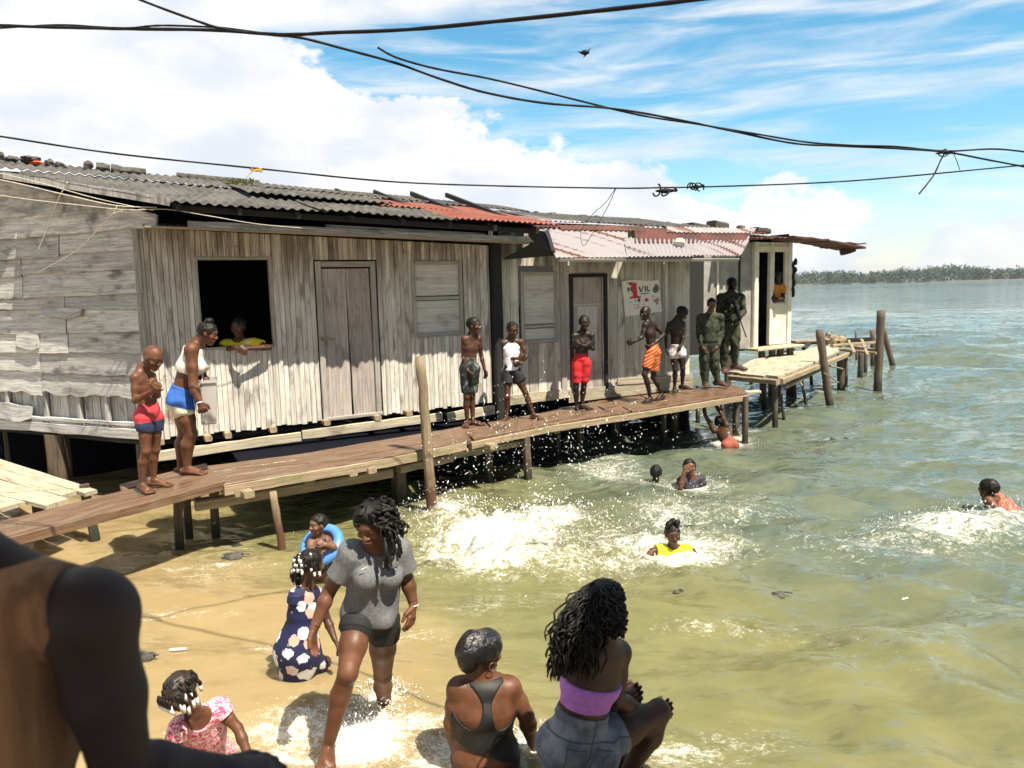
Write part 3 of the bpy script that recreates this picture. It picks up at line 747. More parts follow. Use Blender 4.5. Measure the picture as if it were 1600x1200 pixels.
for s_, lean in ((sA + 1.6, .1), (sA + 2.2, -.12), (dR, 0), (sB - .1, 0), (sA + .6, 0)): stilt(H3, WF(s_, 0, .15), .13, z1=zB0 - .05, lean=(lean, 0))
zr3 = lambda s, o_: zT + .06 + (WO + .55 - o_) * .10 - .05 * (s - dL)
sheet(H3, M['rust'], sA + .3, sB + .5, WO + .62, WO - 2.2, zr3, .085, .012, .02, .05, name='roof')
sheet(H3, M['red'], sA + .4, sB - 1.2, WO + .5, WO - 1.6, lambda s, o_: zr3(s, o_) + .06, .085, .012, .02, .05)
sheet(H3, M['rust'], 8.9, 10.5, .15, WO - .1, lambda s, o_: zT - .02 + (WO - o_) * .03, .085, .012, .0, .03, name='porch_roof')
mb = MB()     # the broken eave that hangs out past the wall
pp = [WF(dL + .3, zT + .06, .45), WF(sB + .2, zT + .0, .5), WF(sB + .9, zT - .10, .5), WF(sB + 1.45, zT - .15, .45)]
for k in range(3): mb.plank(pp[k], pp[k + 1], .75, .05, (0, 0, 1), seg=6, jit=.03)
mb.plank(pp[2] + V3(0, 0, .05), pp[3] + V3(.25, 0, .10), .3, .03, (0, 0, 1), seg=3, jit=.03); mb.plank(pp[3] + V3(-.2, 0, -.1), pp[3] + V3(.08, 0, -.02), .2, .14, (0, 0, 1), seg=2, jit=.03)
mb.build('broken_eave', M['rust'], H3)
mb = MB()
for k in range(9): mb.ball(WF(sB + .06 + random.uniform(-.03, .05), zT - .45 - k * .09, .05), (.06, .05, .08), 6, 5, .3)
mb.build('hanging_rags', M['cable'], H3)
# ================================================================== BOARDWALK
def dz_(x): return .72 + .09 * min(1, max(0, (x - 800) / 350))     # the deck rises a little towards its far end
def dk(x, y): return atz(x, y, dz_(x))
BW = thing('boardwalk', 'narrow wet wooden boardwalk on thin posts along the front of the houses', 'boardwalk', tuple(V3(0, 10.5, 0)))
Fp = [dk(350, 757), dk(602, 715), dk(737, 687), dk(866, 661), dk(1000, 641), dk(1168, 614)]
Bp = [dk(318, 729), dk(459, 711), dk(659, 677), dk(836, 647), dk(955, 622), dk(1060, 607), dk(1150, 601)]
def arc(pl, t):
    L = [0]
    for a, b_ in zip(pl, pl[1:]): L.append(L[-1] + np.linalg.norm(b_ - a))
    x = t * L[-1]
    for i in range(len(pl) - 1):
        if x <= L[i + 1] + 1e-9: return pl[i] + (pl[i + 1] - pl[i]) * ((x - L[i]) / (L[i + 1] - L[i]))
    return pl[-1]
def lane(mb, pF, pB, a0, a1, t0, t1, th=.05, seg=14, dz=0.0, jit=.006, mi=0):
    rings = []; us = []; u = random.random() * 9; last = None
    for j in range(seg + 1):
        t = t0 + (t1 - t0) * j / seg
        f = pF(t); b_ = pB(t); p = f + (b_ - f) * a0 + V3(0, 0, dz); q = f + (b_ - f) * a1 + V3(0, 0, dz)
        w_ = unit(q - p); p = p + w_ * random.uniform(-jit, jit); q = q + w_ * random.uniform(-jit, jit)
        p[2] += random.uniform(-jit, jit) * .5; q[2] += random.uniform(-jit, jit) * .5
        c = .007; dn = V3(0, 0, -th)
        rings.append([p + w_ * c, q - w_ * c, q + V3(0, 0, -c), q + dn, p + dn, p + V3(0, 0, -c)])
        if last is not None: u += np.linalg.norm(p - last)
        last = p; us.append(u)
    mb.loft(rings, us, mi=mi)
pF = lambda t: arc(Fp, t); pB = lambda t: arc(Bp, t)
for (a0, a1, t0, t1, dz) in [(.0, .325, 0, .37, 0), (.35, .65, .0, .30, .006), (.675, 1.0, -.0, .42, .0), (.0, .32, .375, .70, .006), (.345, .66, .305, .66, 0), (.675, 1.0, .425, .78, .003),
                             (.0, .48, .705, 1.0, .0), (.50, 1.0, .785, 1.0, -.003), (.345, .66, .665, .775, .008)]:
    mb = MB(); lane(mb, pF, pB, a0, a1, t0, t1, dz=dz + random.uniform(-.004, .004), seg=max(3, int((t1 - t0) * 40))); mb.build('plank', M['plank'], BW)
tip = dk(1186, 609); mb = MB(); mb.plank(dk(1120, 614) - V3(0, 0, .03), tip - V3(0, 0, .03), .14, .045, seg=3, jit=.006); mb.build('end_plank', M['palewood'], BW)
gb = MB(); gb.grid([[pB(t) + V3(-.02, .03, -.16), P0 + FD * float((pB(t) - P0) @ FD) + FN * -.15 + V3(0, 0, .62)] for t in np.linspace(.05, .80, 12)]); gb.build('gap_shade_sheet', M['black'], BW, thick=.03)  # black sheet added to keep the gap and the water below dark
# landing plank that runs in towards the viewer
A0, A1 = atz(-40, 855, .72), atz(352, 752, .745); B0, B1 = atz(-40, 812, .72), atz(330, 722, .745)
for a0, a1 in ((0, .40), (.42, .70), (.72, 1.0)):
    mb = MB(); lane(mb, lambda t: A0 + (A1 - A0) * t, lambda t: B0 + (B1 - B0) * t, a0, a1, 0 if a0 < .7 else .55, 1 if a0 < .3 else .97, th=.085 if a0 == 0 else .05, seg=12, dz=random.uniform(0, .006)); mb.build('landing_plank', M['plank'], BW)
# edge boards, bearers and the long stringers below
mb = MB(); lane(mb, lambda t: pF(t) + V3(.01, -.02, 0), lambda t: pF(t) + V3(-.04, .03, 0), 0, 1, .0, .36, th=.10, dz=-.012, seg=20); mb.build('edge_board', M['beam'], BW)
mb = MB(); lane(mb, lambda t: pF(t) + V3(.01, -.02, 0), lambda t: pF(t) + V3(-.04, .03, 0), 0, 1, .37, 1.0, th=.085, dz=-.03, seg=30); mb.build('edge_board', M['beam'], BW)
for (x0, y0, x1, y1, z, wd) in [(306, 790, 612, 738, .50, .11), (622, 733, 705, 715, .50, .10), (700, 712, 822, 690, .52, .09)]:
    mb = MB(); mb.plank(atz(x0, y0, z), atz(x1, y1, z), .10, wd, seg=9, jit=.008); mb.build('stringer', M['beam'], BW)
for (x, y) in [(372, 768), (386, 770), (480, 748), (548, 737), (577, 733), (766, 697), (866, 672), (880, 668)]:
    q = atz(x, y, .61); mb = MB(); mb.plank(q + V3(.05, -.07, 0), q + V3(-.4, .55, .0), .10, .07, seg=3, jit=.006); mb.build('bearer', M['beam'], BW)
def bpost(x, yb, w, ztop=.66, lean=(0, 0), mat='post', jit=.008):
    b_ = atz(x, yb, 0); mb = MB()
    mb.plank(V3(b_[0], b_[1], -.7) - V3(lean[0] * .7, lean[1] * .7, 0), V3(b_[0] + lean[0] * ztop, b_[1] + lean[1] * ztop, ztop), w, w * .9, (1, .4, 0) if abs(lean[0]) < .2 else (0, 1, 0), seg=7, jit=jit)
    return mb.build('post', M[mat], BW)
for a in [(280, 855, .10, .64, (.05, .02)), (296, 838, .09, .64), (338, 838, .10, .6), (150, 845, .10, .62, (-.12, 0)), (627, 785, .14, .60), (618, 778, .10, .6), (765, 752, .10, .62), (826, 752, .10, .62, (-.04, 0)),
          (907, 712, .09, .66), (872, 716, .08, .66), (1037, 690, .09, .72), (1054, 684, .09, .72), (1075, 672, .07, .72, (-.15, 0)), (1150, 684, .10, .76), (1164, 691, .09, .76), (1128, 668, .07, .74), (1090, 662, .07, .72)]: bpost(*a)
# floor-edge board between the walkway and the plank house
for (x0, y0, x1, y1, th) in [(246, 713, 470, 682, .125), (472, 680, 690, 651, .12), (700, 652, 772, 640, .14)]:
    a, b_ = onf(x0, y0, .16), onf(x1, y1, .16); mb = MB(); mb.plank(a, b_, th, .05, FN, seg=9, jit=.005); mb.build('floor_edge_board', M['palewood'], H1)

# ---- low plank landing at the left
LD = thing('plank_landing', 'low landing of wide sun bleached planks half in shade, left of the boardwalk', 'landing', tuple(atz(40, 770, .0)))
c00, c01, c10, c11 = atz(-120, 680, .6), atz(152, 764, .6), atz(-130, 905, .6), atz(60, 812, .6)
c10 = c00 + V3(-.3, -2.6, 0); c11 = c01 + V3(-.35, -1.15, 0)
lF = lambda t: c10 + (c11 - c10) * t; lB = lambda t: c00 + (c01 - c00) * t
for a0, a1, t1 in ((.0, .20, .80), (.26, .46, .93), (.475, .70, 1.0), (.71, .86, .97), (.87, 1.0, 1.0)):
    mb = MB(); lane(mb, lF, lB, a0, a1, 0, t1, th=.045, seg=12, jit=.008); mb.build('plank', M['palewood'], LD)
for t in (.35, .8):
    mb = MB(); mb.plank(lF(t) - V3(0, 0, .1), lB(t) - V3(0, 0, .1), .1, .1, seg=4, jit=.006); mb.build('bearer', M['beam'], LD)
    for a in (.15, .85):
        q = lF(t) * (1 - a) + lB(t) * a; mb = MB(); mb.plank(V3(q[0], q[1], -.6), V3(q[0], q[1], .48), .1, .1, (1, 0, 0), seg=4, jit=.006); mb.build('post', M['post'], LD)

# ================================================================== PIER AT THE FAR END
PR = thing('broken_pier', 'half ruined plank pier on thin stilts in front of the white house', 'pier', tuple(V3(6, 17, 0)))
pl = [atz(1137, 581, .95), atz(1181, 560, .95), V3(8.5, 20.4, .95)]; prr = [atz(1213, 589, .95), atz(1276, 564, .95), atz(1322, 542, .95)]
fL = lambda t: arc(pl, t); fR = lambda t: arc(prr, t)
for a0, a1, t0, t1 in ((0, .24, .02, .93), (.25, .5, -.0, 1.0), (.51, .75, .0, .98), (.76, 1.0, .01, .9)):
    mb = MB(); lane(mb, fR, fL, a0, a1, max(t0, 0), t1, th=.05, seg=14, jit=.012); mb.build('plank', M['palewood'], PR)
def ppost(xb, yb, xt, yt, w, name='post', parent=PR, mat='post', up=.0):
    b_ = atz(xb, yb, 0); t_ = aty(xt, yt, b_[1] + up); ax = (t_ - b_) / max(t_[2] - b_[2], .1); mb = MB()
    n = 8; pts = [b_ - ax * .8 + (t_ - b_ + ax * .8) * k / n for k in range(n + 1)]
    mb.tube(pts, [w / 2 * (1.06 - .12 * k / n) * random.uniform(.96, 1.04) for k in range(n + 1)], 9, jit=.05)
    return mb.build(name, M[mat], parent, smooth=True) if parent is not None else mb
for a in [(1211, 665, 1211, 592, .11), (1225, 655, 1217, 590, .06), (1194, 636, 1192, 596, .13), (1174, 600, 1173, 585, .1), (1241, 622, 1240, 585, .11), (1259, 630, 1251, 585, .07), (1268, 600, 1266, 575, .09),
          (1314, 610, 1313, 552, .18), (1322, 606, 1322, 556, .08), (1344, 590, 1345, 545, .15), (1352, 583, 1353, 540, .11), (1338, 560, 1337, 517, .07), (1364, 572, 1363, 516, .16), (1290, 590, 1289, 560, .08)]: ppost(*a)
def pbar(x0, y0, z0, x1, y1, z1, w, h, mat='beam'):
    mb = MB(); mb.plank(atz(x0, y0, z0), atz(x1, y1, z1), w, h, seg=6, jit=.012); mb.build('beam', M[mat], PR)
for a in [(1140, 590, .88, 1216, 597, .88, .1, .09), (1220, 596, .86, 1330, 552, .86, .09, .1), (1150, 582, .9, 1240, 547, .9, .09, .1, 'darkwood'), (1232, 536, 1.0, 1362, 530, 1.0, .10, .12, 'darkwood'), (1290, 534, .98, 1372, 548, .93, .08, .07),
          (1300, 540, 1.0, 1370, 535, 1.0, .08, .07), (1310, 546, .96, 1368, 552, .92, .07, .06), (1325, 530, 1.0, 1335, 552, .95, .07, .06), (1346, 531, 1.0, 1356, 555, .93, .07, .06), (1240, 534, 1.05, 1300, 531, 1.05, .22, .05), (1225, 605, .7, 1290, 574, .75, .06, .06),
          (1255, 545, .98, 1270, 532, 1.0, .08, .08, 'darkwood'), (1282, 538, .98, 1295, 530, 1.02, .08, .08, 'darkwood')]: pbar(*a)
mb = MB()
for k in range(16):
    q = atz(random.uniform(1290, 1318), random.uniform(526, 535), 1.06); mb.ball(q, (.09, .08, .1), 6, 5, .35)
for k in range(12):
    q = atz(random.uniform(1236, 1290), random.uniform(590, 562), .82); mb.plank(q, q + V3(random.uniform(-.3, .3), random.uniform(-.3, .3), random.uniform(-.25, .1)), .05, .03)
mb.build('splintered_wood', M['beam'], PR)

# ---- standing poles
def pole(xb, yb, xt, yt, w, label, mat='pole', up=0.0, n=14):
    b_ = atz(xb, yb, 0); t_ = aty(xt, yt, b_[1] + up); ax = (t_ - b_) / (t_[2] - b_[2]); mb = MB(); rr = [random.uniform(.94, 1.05) for _ in range(n + 1)]
    pts = [b_ - ax * .8 + (t_ - b_ + ax * .8) * k / n + V3(random.uniform(-.006, .006), 0, 0) for k in range(n + 1)]
    mb.tube(pts, [w / 2 * (1.05 - .1 * k / n) * rr[k] for k in range(n + 1)], 12, jit=.03)
    o = mb.build('mooring_pole', M[mat], None, loc=tuple(V3(b_[0], b_[1], 0)), smooth=True)
    return setp(o, label, 'pole', 'poles standing in the water')
pole(675, 799, 657, 557, .122, 'tall pale upright pole in front of the boardwalk, taller than the deck')
pole(441, 860, 427, 768, .082, 'short thin leaning brown stake beside the stringer of the boardwalk', 'pole')
pole(1297, 636, 1280, 515, .165, 'thick leaning dark pole in front of the pale pier planks', 'post')
pole(1371, 608, 1377, 485, .19, 'tallest dark pole at the outer end of the broken pier', 'post')
pole(1396, 575, 1379, 512, .16, 'thin slanting dark pole propped behind the tallest pier pole', 'post')

# ================================================================== ROOF STONES AND LITTER
def roofstone(x, y, wpx, hpx, label, group, o=-2.4, mat='stone', jit=.28):
    q = onf(x, y - 1, o); sc = q[1] / FPX; mb = MB(); mb.ball(q, (wpx * sc / 2, wpx * sc / 2.4, hpx * sc / 2), 9, 7, jit)
    return setp(mb.build('roof_stone', M[mat], None, loc=tuple(q)), label, 'stone', group)
GL = 'stones holding down the old grey roof'
for x, y, a, b_, l in [(1, 246, 10, 14, 'dark stone cut by the left edge of the photo on the grey roof ridge'), (18, 249, 24, 12, 'long low dark stone second from the left end of the grey ridge'), (47, 250, 30, 12, 'dark stone lying on the orange scrap of the grey roof'),
                        (78, 257, 17, 13, 'small dark stone touching a longer one on the grey ridge'), (93, 260, 22, 11, 'longer dark stone right beside a small one on the grey ridge'), (137, 260, 14, 16, 'pointed dark stone standing alone on the red flashing of the ridge')]:
    roofstone(x, y, a, b_, l, GL)
mb = MB(); mb.ball(onf(56, 255, -2.2), (.10, .06, .03), 8, 5, .3); setp(mb.build('roof_scrap', M['orange'], None, loc=tuple(onf(56, 255, -2.2))), 'small orange plastic scrap under a stone on the grey roof', 'scrap')
for x0, x1, y, l in [(150, 172, 262, 'dark curved ridge tile, first of three lying by the ridge'), (173, 190, 264, 'dark curved ridge tile in the middle of three'), (188, 228, 268, 'broken dark ridge tile at the right end of the three')]:
    a, b_ = onf(x0, y, -2.45), onf(x1, y + 3, -2.45); mb = MB(); mb.tube([a, (a + b_) / 2, b_], [.07, .08, .065], 10, jit=.12); setp(mb.build('ridge_tile', M['stone'], None, loc=tuple(a)), l, 'roof tile', 'ridge tiles on the grey roof')
a, b_ = onf(276, 275, -2.55), onf(405, 287, -2.55); mb = MB(); mb.tube([a + (b_ - a) * k / 6 for k in range(7)], .055, 12, jit=.03); setp(mb.build('roof_log', M['stone'], None, loc=tuple(a), smooth=True), 'round dark log lying along the ridge of the grey roof', 'log')
mb = MB()
for k in range(70):
    q = onf(random.uniform(352, 398), random.uniform(283, 293), -1.9); d_ = unit(V3(random.uniform(-1, 1), random.uniform(-1, 0), random.uniform(.2, 1))) * random.uniform(.04, .10); sd = unit(np.cross(d_, V3(.3, 1, .2))) * .014
    b0 = len(mb.v); mb.v += [tuple(q - sd), tuple(q + d_ * .6 - sd), tuple(q + d_), tuple(q + d_ * .6 + sd)]; mb.face((b0, b0 + 1, b0 + 2, b0 + 3), ((0, 0),) * 4)
q = onf(375, 288, -1.9); setp(mb.build('roof_weed', plain('weed_leaf', (.30, .30, .05), .7, (.16, .20, .04), 30), None, loc=tuple(q)), 'yellow green weed growing from the grey roof near the log', 'plant')
GR = 'stones along the dark roof of the middle house'; LB = 'dark lumpy stone in the row along the dark roof behind the awning'
for x, y, a, b_ in [(729, 331, 20, 8), (760, 333, 14, 7), (784, 334, 20, 10), (836, 338, 22, 12), (862, 339, 20, 12), (884, 341, 10, 6), (911, 341, 16, 11), (931, 342, 16, 9), (957, 345, 10, 6), (982, 346, 14, 6), (1043, 352, 22, 9), (1068, 354, 12, 7)]:
    roofstone(x, y, a, b_, LB, GR, -2.6)
def slabstone(x, y, wpx, hpx, label, o, tilt=.15):
    q = onf(x, y, o); sc = q[1] / FPX; mb = MB(); mb.plank(q - FD * wpx * sc / 2, q + FD * wpx * sc / 2 - V3(0, 0, tilt * wpx * sc), .3, hpx * sc, seg=3, jit=.02); return setp(mb.build('roof_slab', M['stone'], None, loc=tuple(q)), label, 'slab', 'slabs lying on the far roofs')
slabstone(1000, 345, 24, 6, 'thin tilted dark slab among the stones of the middle roof', -2.6, .2); slabstone(1090, 353, 34, 8, 'wide flat dark slab on the middle roof, left of the block', -2.7, .1); slabstone(1121, 352, 24, 12, 'thick dark block on the far end of the middle roof', -2.7, .12)
roofstone(1157, 357, 16, 8, 'dark round stone above the white house roof beside a dark slab', GR, -3.2); slabstone(1187, 359, 30, 7, 'dark slab farthest right on top of the white house roof', -3.3, .08)
q = awn(.62, .62) + AN * .06; mb = MB(); mb.ball(q, (.10, .09, .08), 10, 7, .15); setp(mb.build('awning_stone', M['palestone'], None, loc=tuple(q)), 'pale round stone resting on the striped tin awning', 'stone')

# ================================================================== BANNER
BN = thing('banner', 'torn white cloth banner with a large red numeral and black letters on the boards', 'banner', tuple(FS(7.5, 2.1)))
def bq(u, v): return FS(7.11 + .07 * v + .77 * u, 2.68 + .03 * u - .575 * v + .0, .018 + .006 * sin(u * 5 + v * 3))
mb = MB(); n = 14
pts = [[bq(k / n, j / n) + V3(0, 0, .018 * sin(k / n * 6) * (1 if j == 0 else 0)) for k in range(n + 1)] for j in range(n + 1)]
pts[n] = [p + V3(0, 0, .03 * (k / n) + random.uniform(-.006, .006)) for k, p in enumerate(pts[n])]
mb.grid(pts)
mc, t, b = newmat('banner_cloth'); oc = t.add('ShaderNodeTexCoord').outputs['UV']
n1 = t.noise(oc, 5, 5, .6); t.l.new(t.mix(t.ramp(n1, .55, .72), (.78, .77, .74), (.42, .42, .40)), b.inputs['Base Color']); b.inputs['Roughness'].default_value = .7
mb.build('cloth', mc, BN, thick=.002)
ink = plain('banner_black', (.02, .02, .03), .6); redm = plain('banner_red', (.62, .02, .03), .5); grey = plain('banner_grey', (.16, .16, .16), .8); pink = plain('banner_pink', (.75, .33, .36), .7)
def dec(name, polys, mat):
    mb = MB()
    for pg in polys:
        b0 = len(mb.v); mb.v += [tuple(bq(u, v) + FN * (.004 if mat is not redm else .007)) for u, v in pg]; mb.face(tuple(range(b0, b0 + len(pg))), ((0, 0),) * len(pg))
    return mb.build(name, mat, BN)
def rc(u0, v0, u1, v1): return [(u0, v0), (u0, v1), (u1, v1), (u1, v0)]
dec('numeral_one', [rc(.255, .06, .375, .47), rc(.17, .44, .46, .50), [(.12, .05), (.255, .16), (.255, .06), (.375, .03)][:3] + [(.30, .02)]], redm)
Mx = [rc(.125, .17, .155, .32), rc(.225, .17, .25, .32), [(.125, .17), (.178, .27), (.20, .27), (.155, .17)], [(.25, .17), (.20, .27), (.178, .27), (.22, .17)]]
dec('letter_m', Mx, ink)
dec('letter_v', [[(.42, .17), (.465, .33), (.50, .33), (.455, .17)], [(.545, .17), (.475, .33), (.505, .33), (.575, .17)]], ink)
dec('letter_i', [rc(.595, .17, .63, .33)], ink); dec('letter_l', [rc(.655, .17, .685, .33), rc(.685, .30, .74, .33)], ink)
dec('grey_smudge', [[(.80, .30), (.84, .40), (.93, .38), (.99, .28), (.97, .17), (.90, .13)], rc(.46, .37, .70, .40)], grey)
def disc(u, v, r): return [(u + r * cos(-k * .785), v + r * 1.25 * sin(-k * .785)) for k in range(8)]
dec('round_emblem', [disc(.41, .56, .042)], plain('banner_blue', (.03, .05, .16), .6)); dec('square_emblem', [rc(.57, .53, .66, .62)], redm); dec('small_emblem', [rc(.30, .53, .34, .61)], plain('banner_pale', (.5, .48, .5), .7))
dec('hand_marks', [[(.83, .60), (.80, .64), (.86, .66), (.96, .54), (.94, .53)], [(.86, .67), (.85, .70), (.98, .60), (.97, .58)], [(.84, .72), (.86, .74), (.93, .69), (.91, .67)]], plain('banner_marks', (.42, .10, .11), .7))
dec('small_print', [rc(.23, .68, .40, .70), rc(.47, .68, .55, .70), rc(.25, .78, .40, .80), rc(.14, .60, .2, .62)], pink)

# ================================================================== CABLES
def cable(name, label, pts, r, mat='cable', cat='cable', group='electric cables overhead', n=8, sub=6):
    P_ = [aty(x, y, Y) for x, y, Y in pts]; out = []
    for i in range(len(P_) - 1):
        p0, p1, p2, p3 = P_[max(i - 1, 0)], P_[i], P_[i + 1], P_[min(i + 2, len(P_) - 1)]
        for k in range(sub):
            t = k / sub; out.append(.5 * ((2 * p1) + (p2 - p0) * t + (2 * p0 - 5 * p1 + 4 * p2 - p3) * t * t + (3 * p1 - p0 - 3 * p2 + p3) * t ** 3))
    out.append(P_[-1]); mb = MB(); mb.tube(out, [r * random.uniform(.9, 1.1) for _ in out], n)
    return setp(mb.build(name, M[mat], None, loc=tuple(P_[0]), smooth=True), label, cat, group)
cable('power_cable', 'thick black cable rising to the upper right corner of the blue gap', [(-60, 37, 5.2), (60, 42, 5.0), (200, 45, 4.8), (330, 47, 4.6), (440, 54, 4.4), (520, 51, 4.3), (640, 46, 4.1), (800, 31, 3.8), (960, 14, 3.5), (1130, -6, 3.2), (1300, -30, 3.0)], .0095)
cable('power_cable', 'thin second strand hugging the thick cable at the top left', [(-60, 48, 5.22), (30, 42, 5.1), (100, 39, 5.0), (190, 44, 4.8), (245, 40, 4.75), (300, 41, 4.7), (352, 44, 4.62), (420, 53, 4.45)], .0058)
cable('power_cable', 'black cable dropping from the top edge and running long to the right edge', [(180, -20, 4.6), (220, 0, 4.6), (300, 30, 4.55), (355, 47, 4.5), (420, 54, 4.5), (470, 59, 4.6), (540, 77, 4.7), (620, 99, 4.9), (690, 124, 5.0), (760, 145, 5.2), (850, 161, 5.4), (960, 170, 5.6), (1060, 187, 5.8), (1150, 206, 6.0), (1240, 224, 6.2), (1310, 228, 6.3), (1400, 232, 6.4), (1480, 238, 6.6), (1545, 250, 6.7), (1640, 268, 6.9)], .0078)
cable('power_cable', 'black cable twisting round its neighbour with a loose end against the blue sky', [(590, 74, 4.85), (620, 90, 4.88), (680, 107, 5.0), (760, 122, 5.2), (820, 136, 5.3), (900, 156, 5.5), (1000, 180, 5.7), (1090, 194, 5.9), (1180, 209, 6.05), (1260, 222, 6.2), (1330, 227, 6.3), (1400, 229, 6.4), (1478, 236, 6.6), (1560, 233, 6.7), (1640, 243, 6.9)], .0072)
cable('power_cable', 'thin lower cable sagging low over the roofs right across the picture', [(-60, 205, 6.6), (0, 213, 6.6), (180, 240, 6.8), (400, 263, 7.0), (600, 283, 7.3), (760, 290, 7.6), (960, 294, 8.0), (1040, 293, 8.1), (1100, 292, 8.2), (1270, 286, 8.6), (1400, 277, 8.9), (1640, 254, 9.5)], .0082)
GK = 'knots and loose wire ends on the cables'
cable('wire_tail', 'loose wire end hanging down from the knot at the right', [(1478, 236, 6.6), (1470, 250, 6.6), (1458, 275, 6.58), (1436, 303, 6.56)], .006, cat='wire', group=GK)
cable('wire_tail', 'short frayed wire end beside the knot at the right', [(1490, 240, 6.6), (1495, 252, 6.6), (1500, 266, 6.6)], .003, cat='wire', group=GK)
cable('wire_tail', 'long thin looped wire dangling onto the tin awning', [(962, 294, 8.0), (945, 318, 8.3), (925, 336, 8.8), (908, 362, 9.9), (912, 384, 10.6), (930, 358, 9.9), (950, 322, 8.4), (962, 295, 8.0)], .0035, cat='wire', group=GK)
def knot(x, y, Y, w, label, mat='cable', m=5):
    mb = MB(); c = aty(x, y, Y); s_ = w * Y / FPX
    for k in range(m):
        e1 = unit(rng.normal(0, 1, 3)); e2 = unit(np.cross(e1, rng.normal(0, 1, 3))); r1 = s_ * random.uniform(.12, .34); o_ = V3((k / max(m - 1, 1) - .5) * s_ * .8, 0, random.uniform(-.1, .05) * s_)
        mb.tube([c + o_ + e1 * r1 * cos(a) + e2 * r1 * .7 * sin(a) for a in np.linspace(0, random.uniform(4, 6.6), 12)], s_ * .035 + .001, 6)
    mb.tube([c - V3(s_ * .45, 0, 0), c, c + V3(s_ * .45, 0, 0)], [s_ * .04, s_ * .11, s_ * .04], 7, jit=.2)
    return setp(mb.build('cable_knot', M[mat], None, loc=tuple(c), smooth=True), label, 'knot', GK)
knot(1478, 238, 6.6, 22, 'dark knot tying two cables near the right edge'); knot(1088, 292, 8.15, 24, 'tight dark twist on the thin lower cable'); knot(1040, 298, 8.08, 34, 'loose loops of wire on the lower cable left of a tight twist', m=3); knot(400, 265, 7.0, 16, 'yellow tie with pale strings on the lower cable over the grey roof', 'yellow', 4)
cable('wire_tail', 'pale string hanging from the yellow tie', [(398, 266, 7.0), (390, 272, 7.0), (384, 280, 7.0)], .003, 'cord', 'string', GK)
GC = 'pale cords strung to the side wall'
cable('cord', 'upper pale cord running from the left edge to the eave', [(-40, 262, 8.3), (60, 285, 8.5), (150, 310, 8.7), (240, 329, 8.9)], .005, 'cord', 'cord', GC)
cable('cord', 'middle pale cord running from the left edge to the eave', [(-40, 275, 8.3), (20, 285, 8.4), (100, 304, 8.5), (180, 321, 8.7), (245, 324, 8.85)], .006, 'cord', 'cord', GC)
cable('cord', 'lowest pale cord that carries on under the eave of the plank house', [(-40, 299, 8.3), (40, 311, 8.4), (120, 320, 8.5), (200, 328, 8.7), (260, 327, 8.8), (330, 338, 8.75), (420, 352, 9.1), (560, 362, 9.9), (700, 368, 10.7), (840, 374, 11.5)], .0045, 'cord', 'cord', GC)
cable('cord', 'steep pale rope hanging down the side wall at the left', [(106, 284, 8.9), (92, 310, 8.95), (75, 355, 9.05), (58, 394, 9.1)], .0065, 'cord', 'cord', GC)
cable('cord', 'slanting pale rope with a loop low on the side wall', [(183, 322, 8.7), (178, 334, 8.7), (192, 330, 8.7), (176, 335, 8.7), (150, 362, 8.8), (116, 394, 8.95), (60, 425, 9.25)], .005, 'cord', 'cord', GC)
# bird
mb = MB(); c = aty(914, 82, 12.0); mb.ball(c, (.07, .05, .035), 8, 6)
mb.prism([c + V3(-.01, 0, .01), c + V3(.10, .02, .07), c + V3(.04, 0, .0)], V3(0, .012, 0)); mb.prism([c + V3(.0, 0, 0), c + V3(-.03, -.03, -.09), c + V3(.035, 0, -.02)], V3(0, .012, 0)); mb.prism([c + V3(-.05, 0, .01), c + V3(-.11, 0, .02), c + V3(-.06, 0, -.02)], V3(0, .012, 0))
setp(mb.build('bird', M['cable'], None, loc=tuple(c)), 'tiny dark bird flying against the blue sky', 'bird')

# ---- floating rubbish
def litter(x, y, sx, sy, label, mat='stone'):
    q = atz(x, y, 0); q[2] = wz(q[0], q[1]) + .01; mb = MB(); mb.ball(q, (sx, sx * .6, sy), 9, 6, .35); mb.tube([q, q + V3(sx * .8, .02, sy * .6), q + V3(sx * 1.5, 0, sy * .5)], .008, 5)
    return setp(mb.build('driftwood', M[mat], None, loc=tuple(q)), label, 'driftwood', 'debris drifting in the water')
litter(362, 874, .12, .045, 'dark clump drifting in the brown water under the boardwalk'); litter(225, 1036, .07, .05, 'dark clump in the ochre water beside the dark elbow'); litter(1058, 925, .035, .02, 'tiny dark speck drifting below the child in yellow'); litter(1216, 930, .08, .02, 'faint dark shape under the green water on the right')
mb = MB(); q = atz(278, 1018, .0); q[2] = wz(q[0], q[1]) + .012; mb.plank(q - V3(.06, 0, 0), q + V3(.06, .01, 0), .025, .012); setp(mb.build('litter', M['white'], None, loc=tuple(q)), 'small white stick of litter afloat on the ochre water', 'litter')

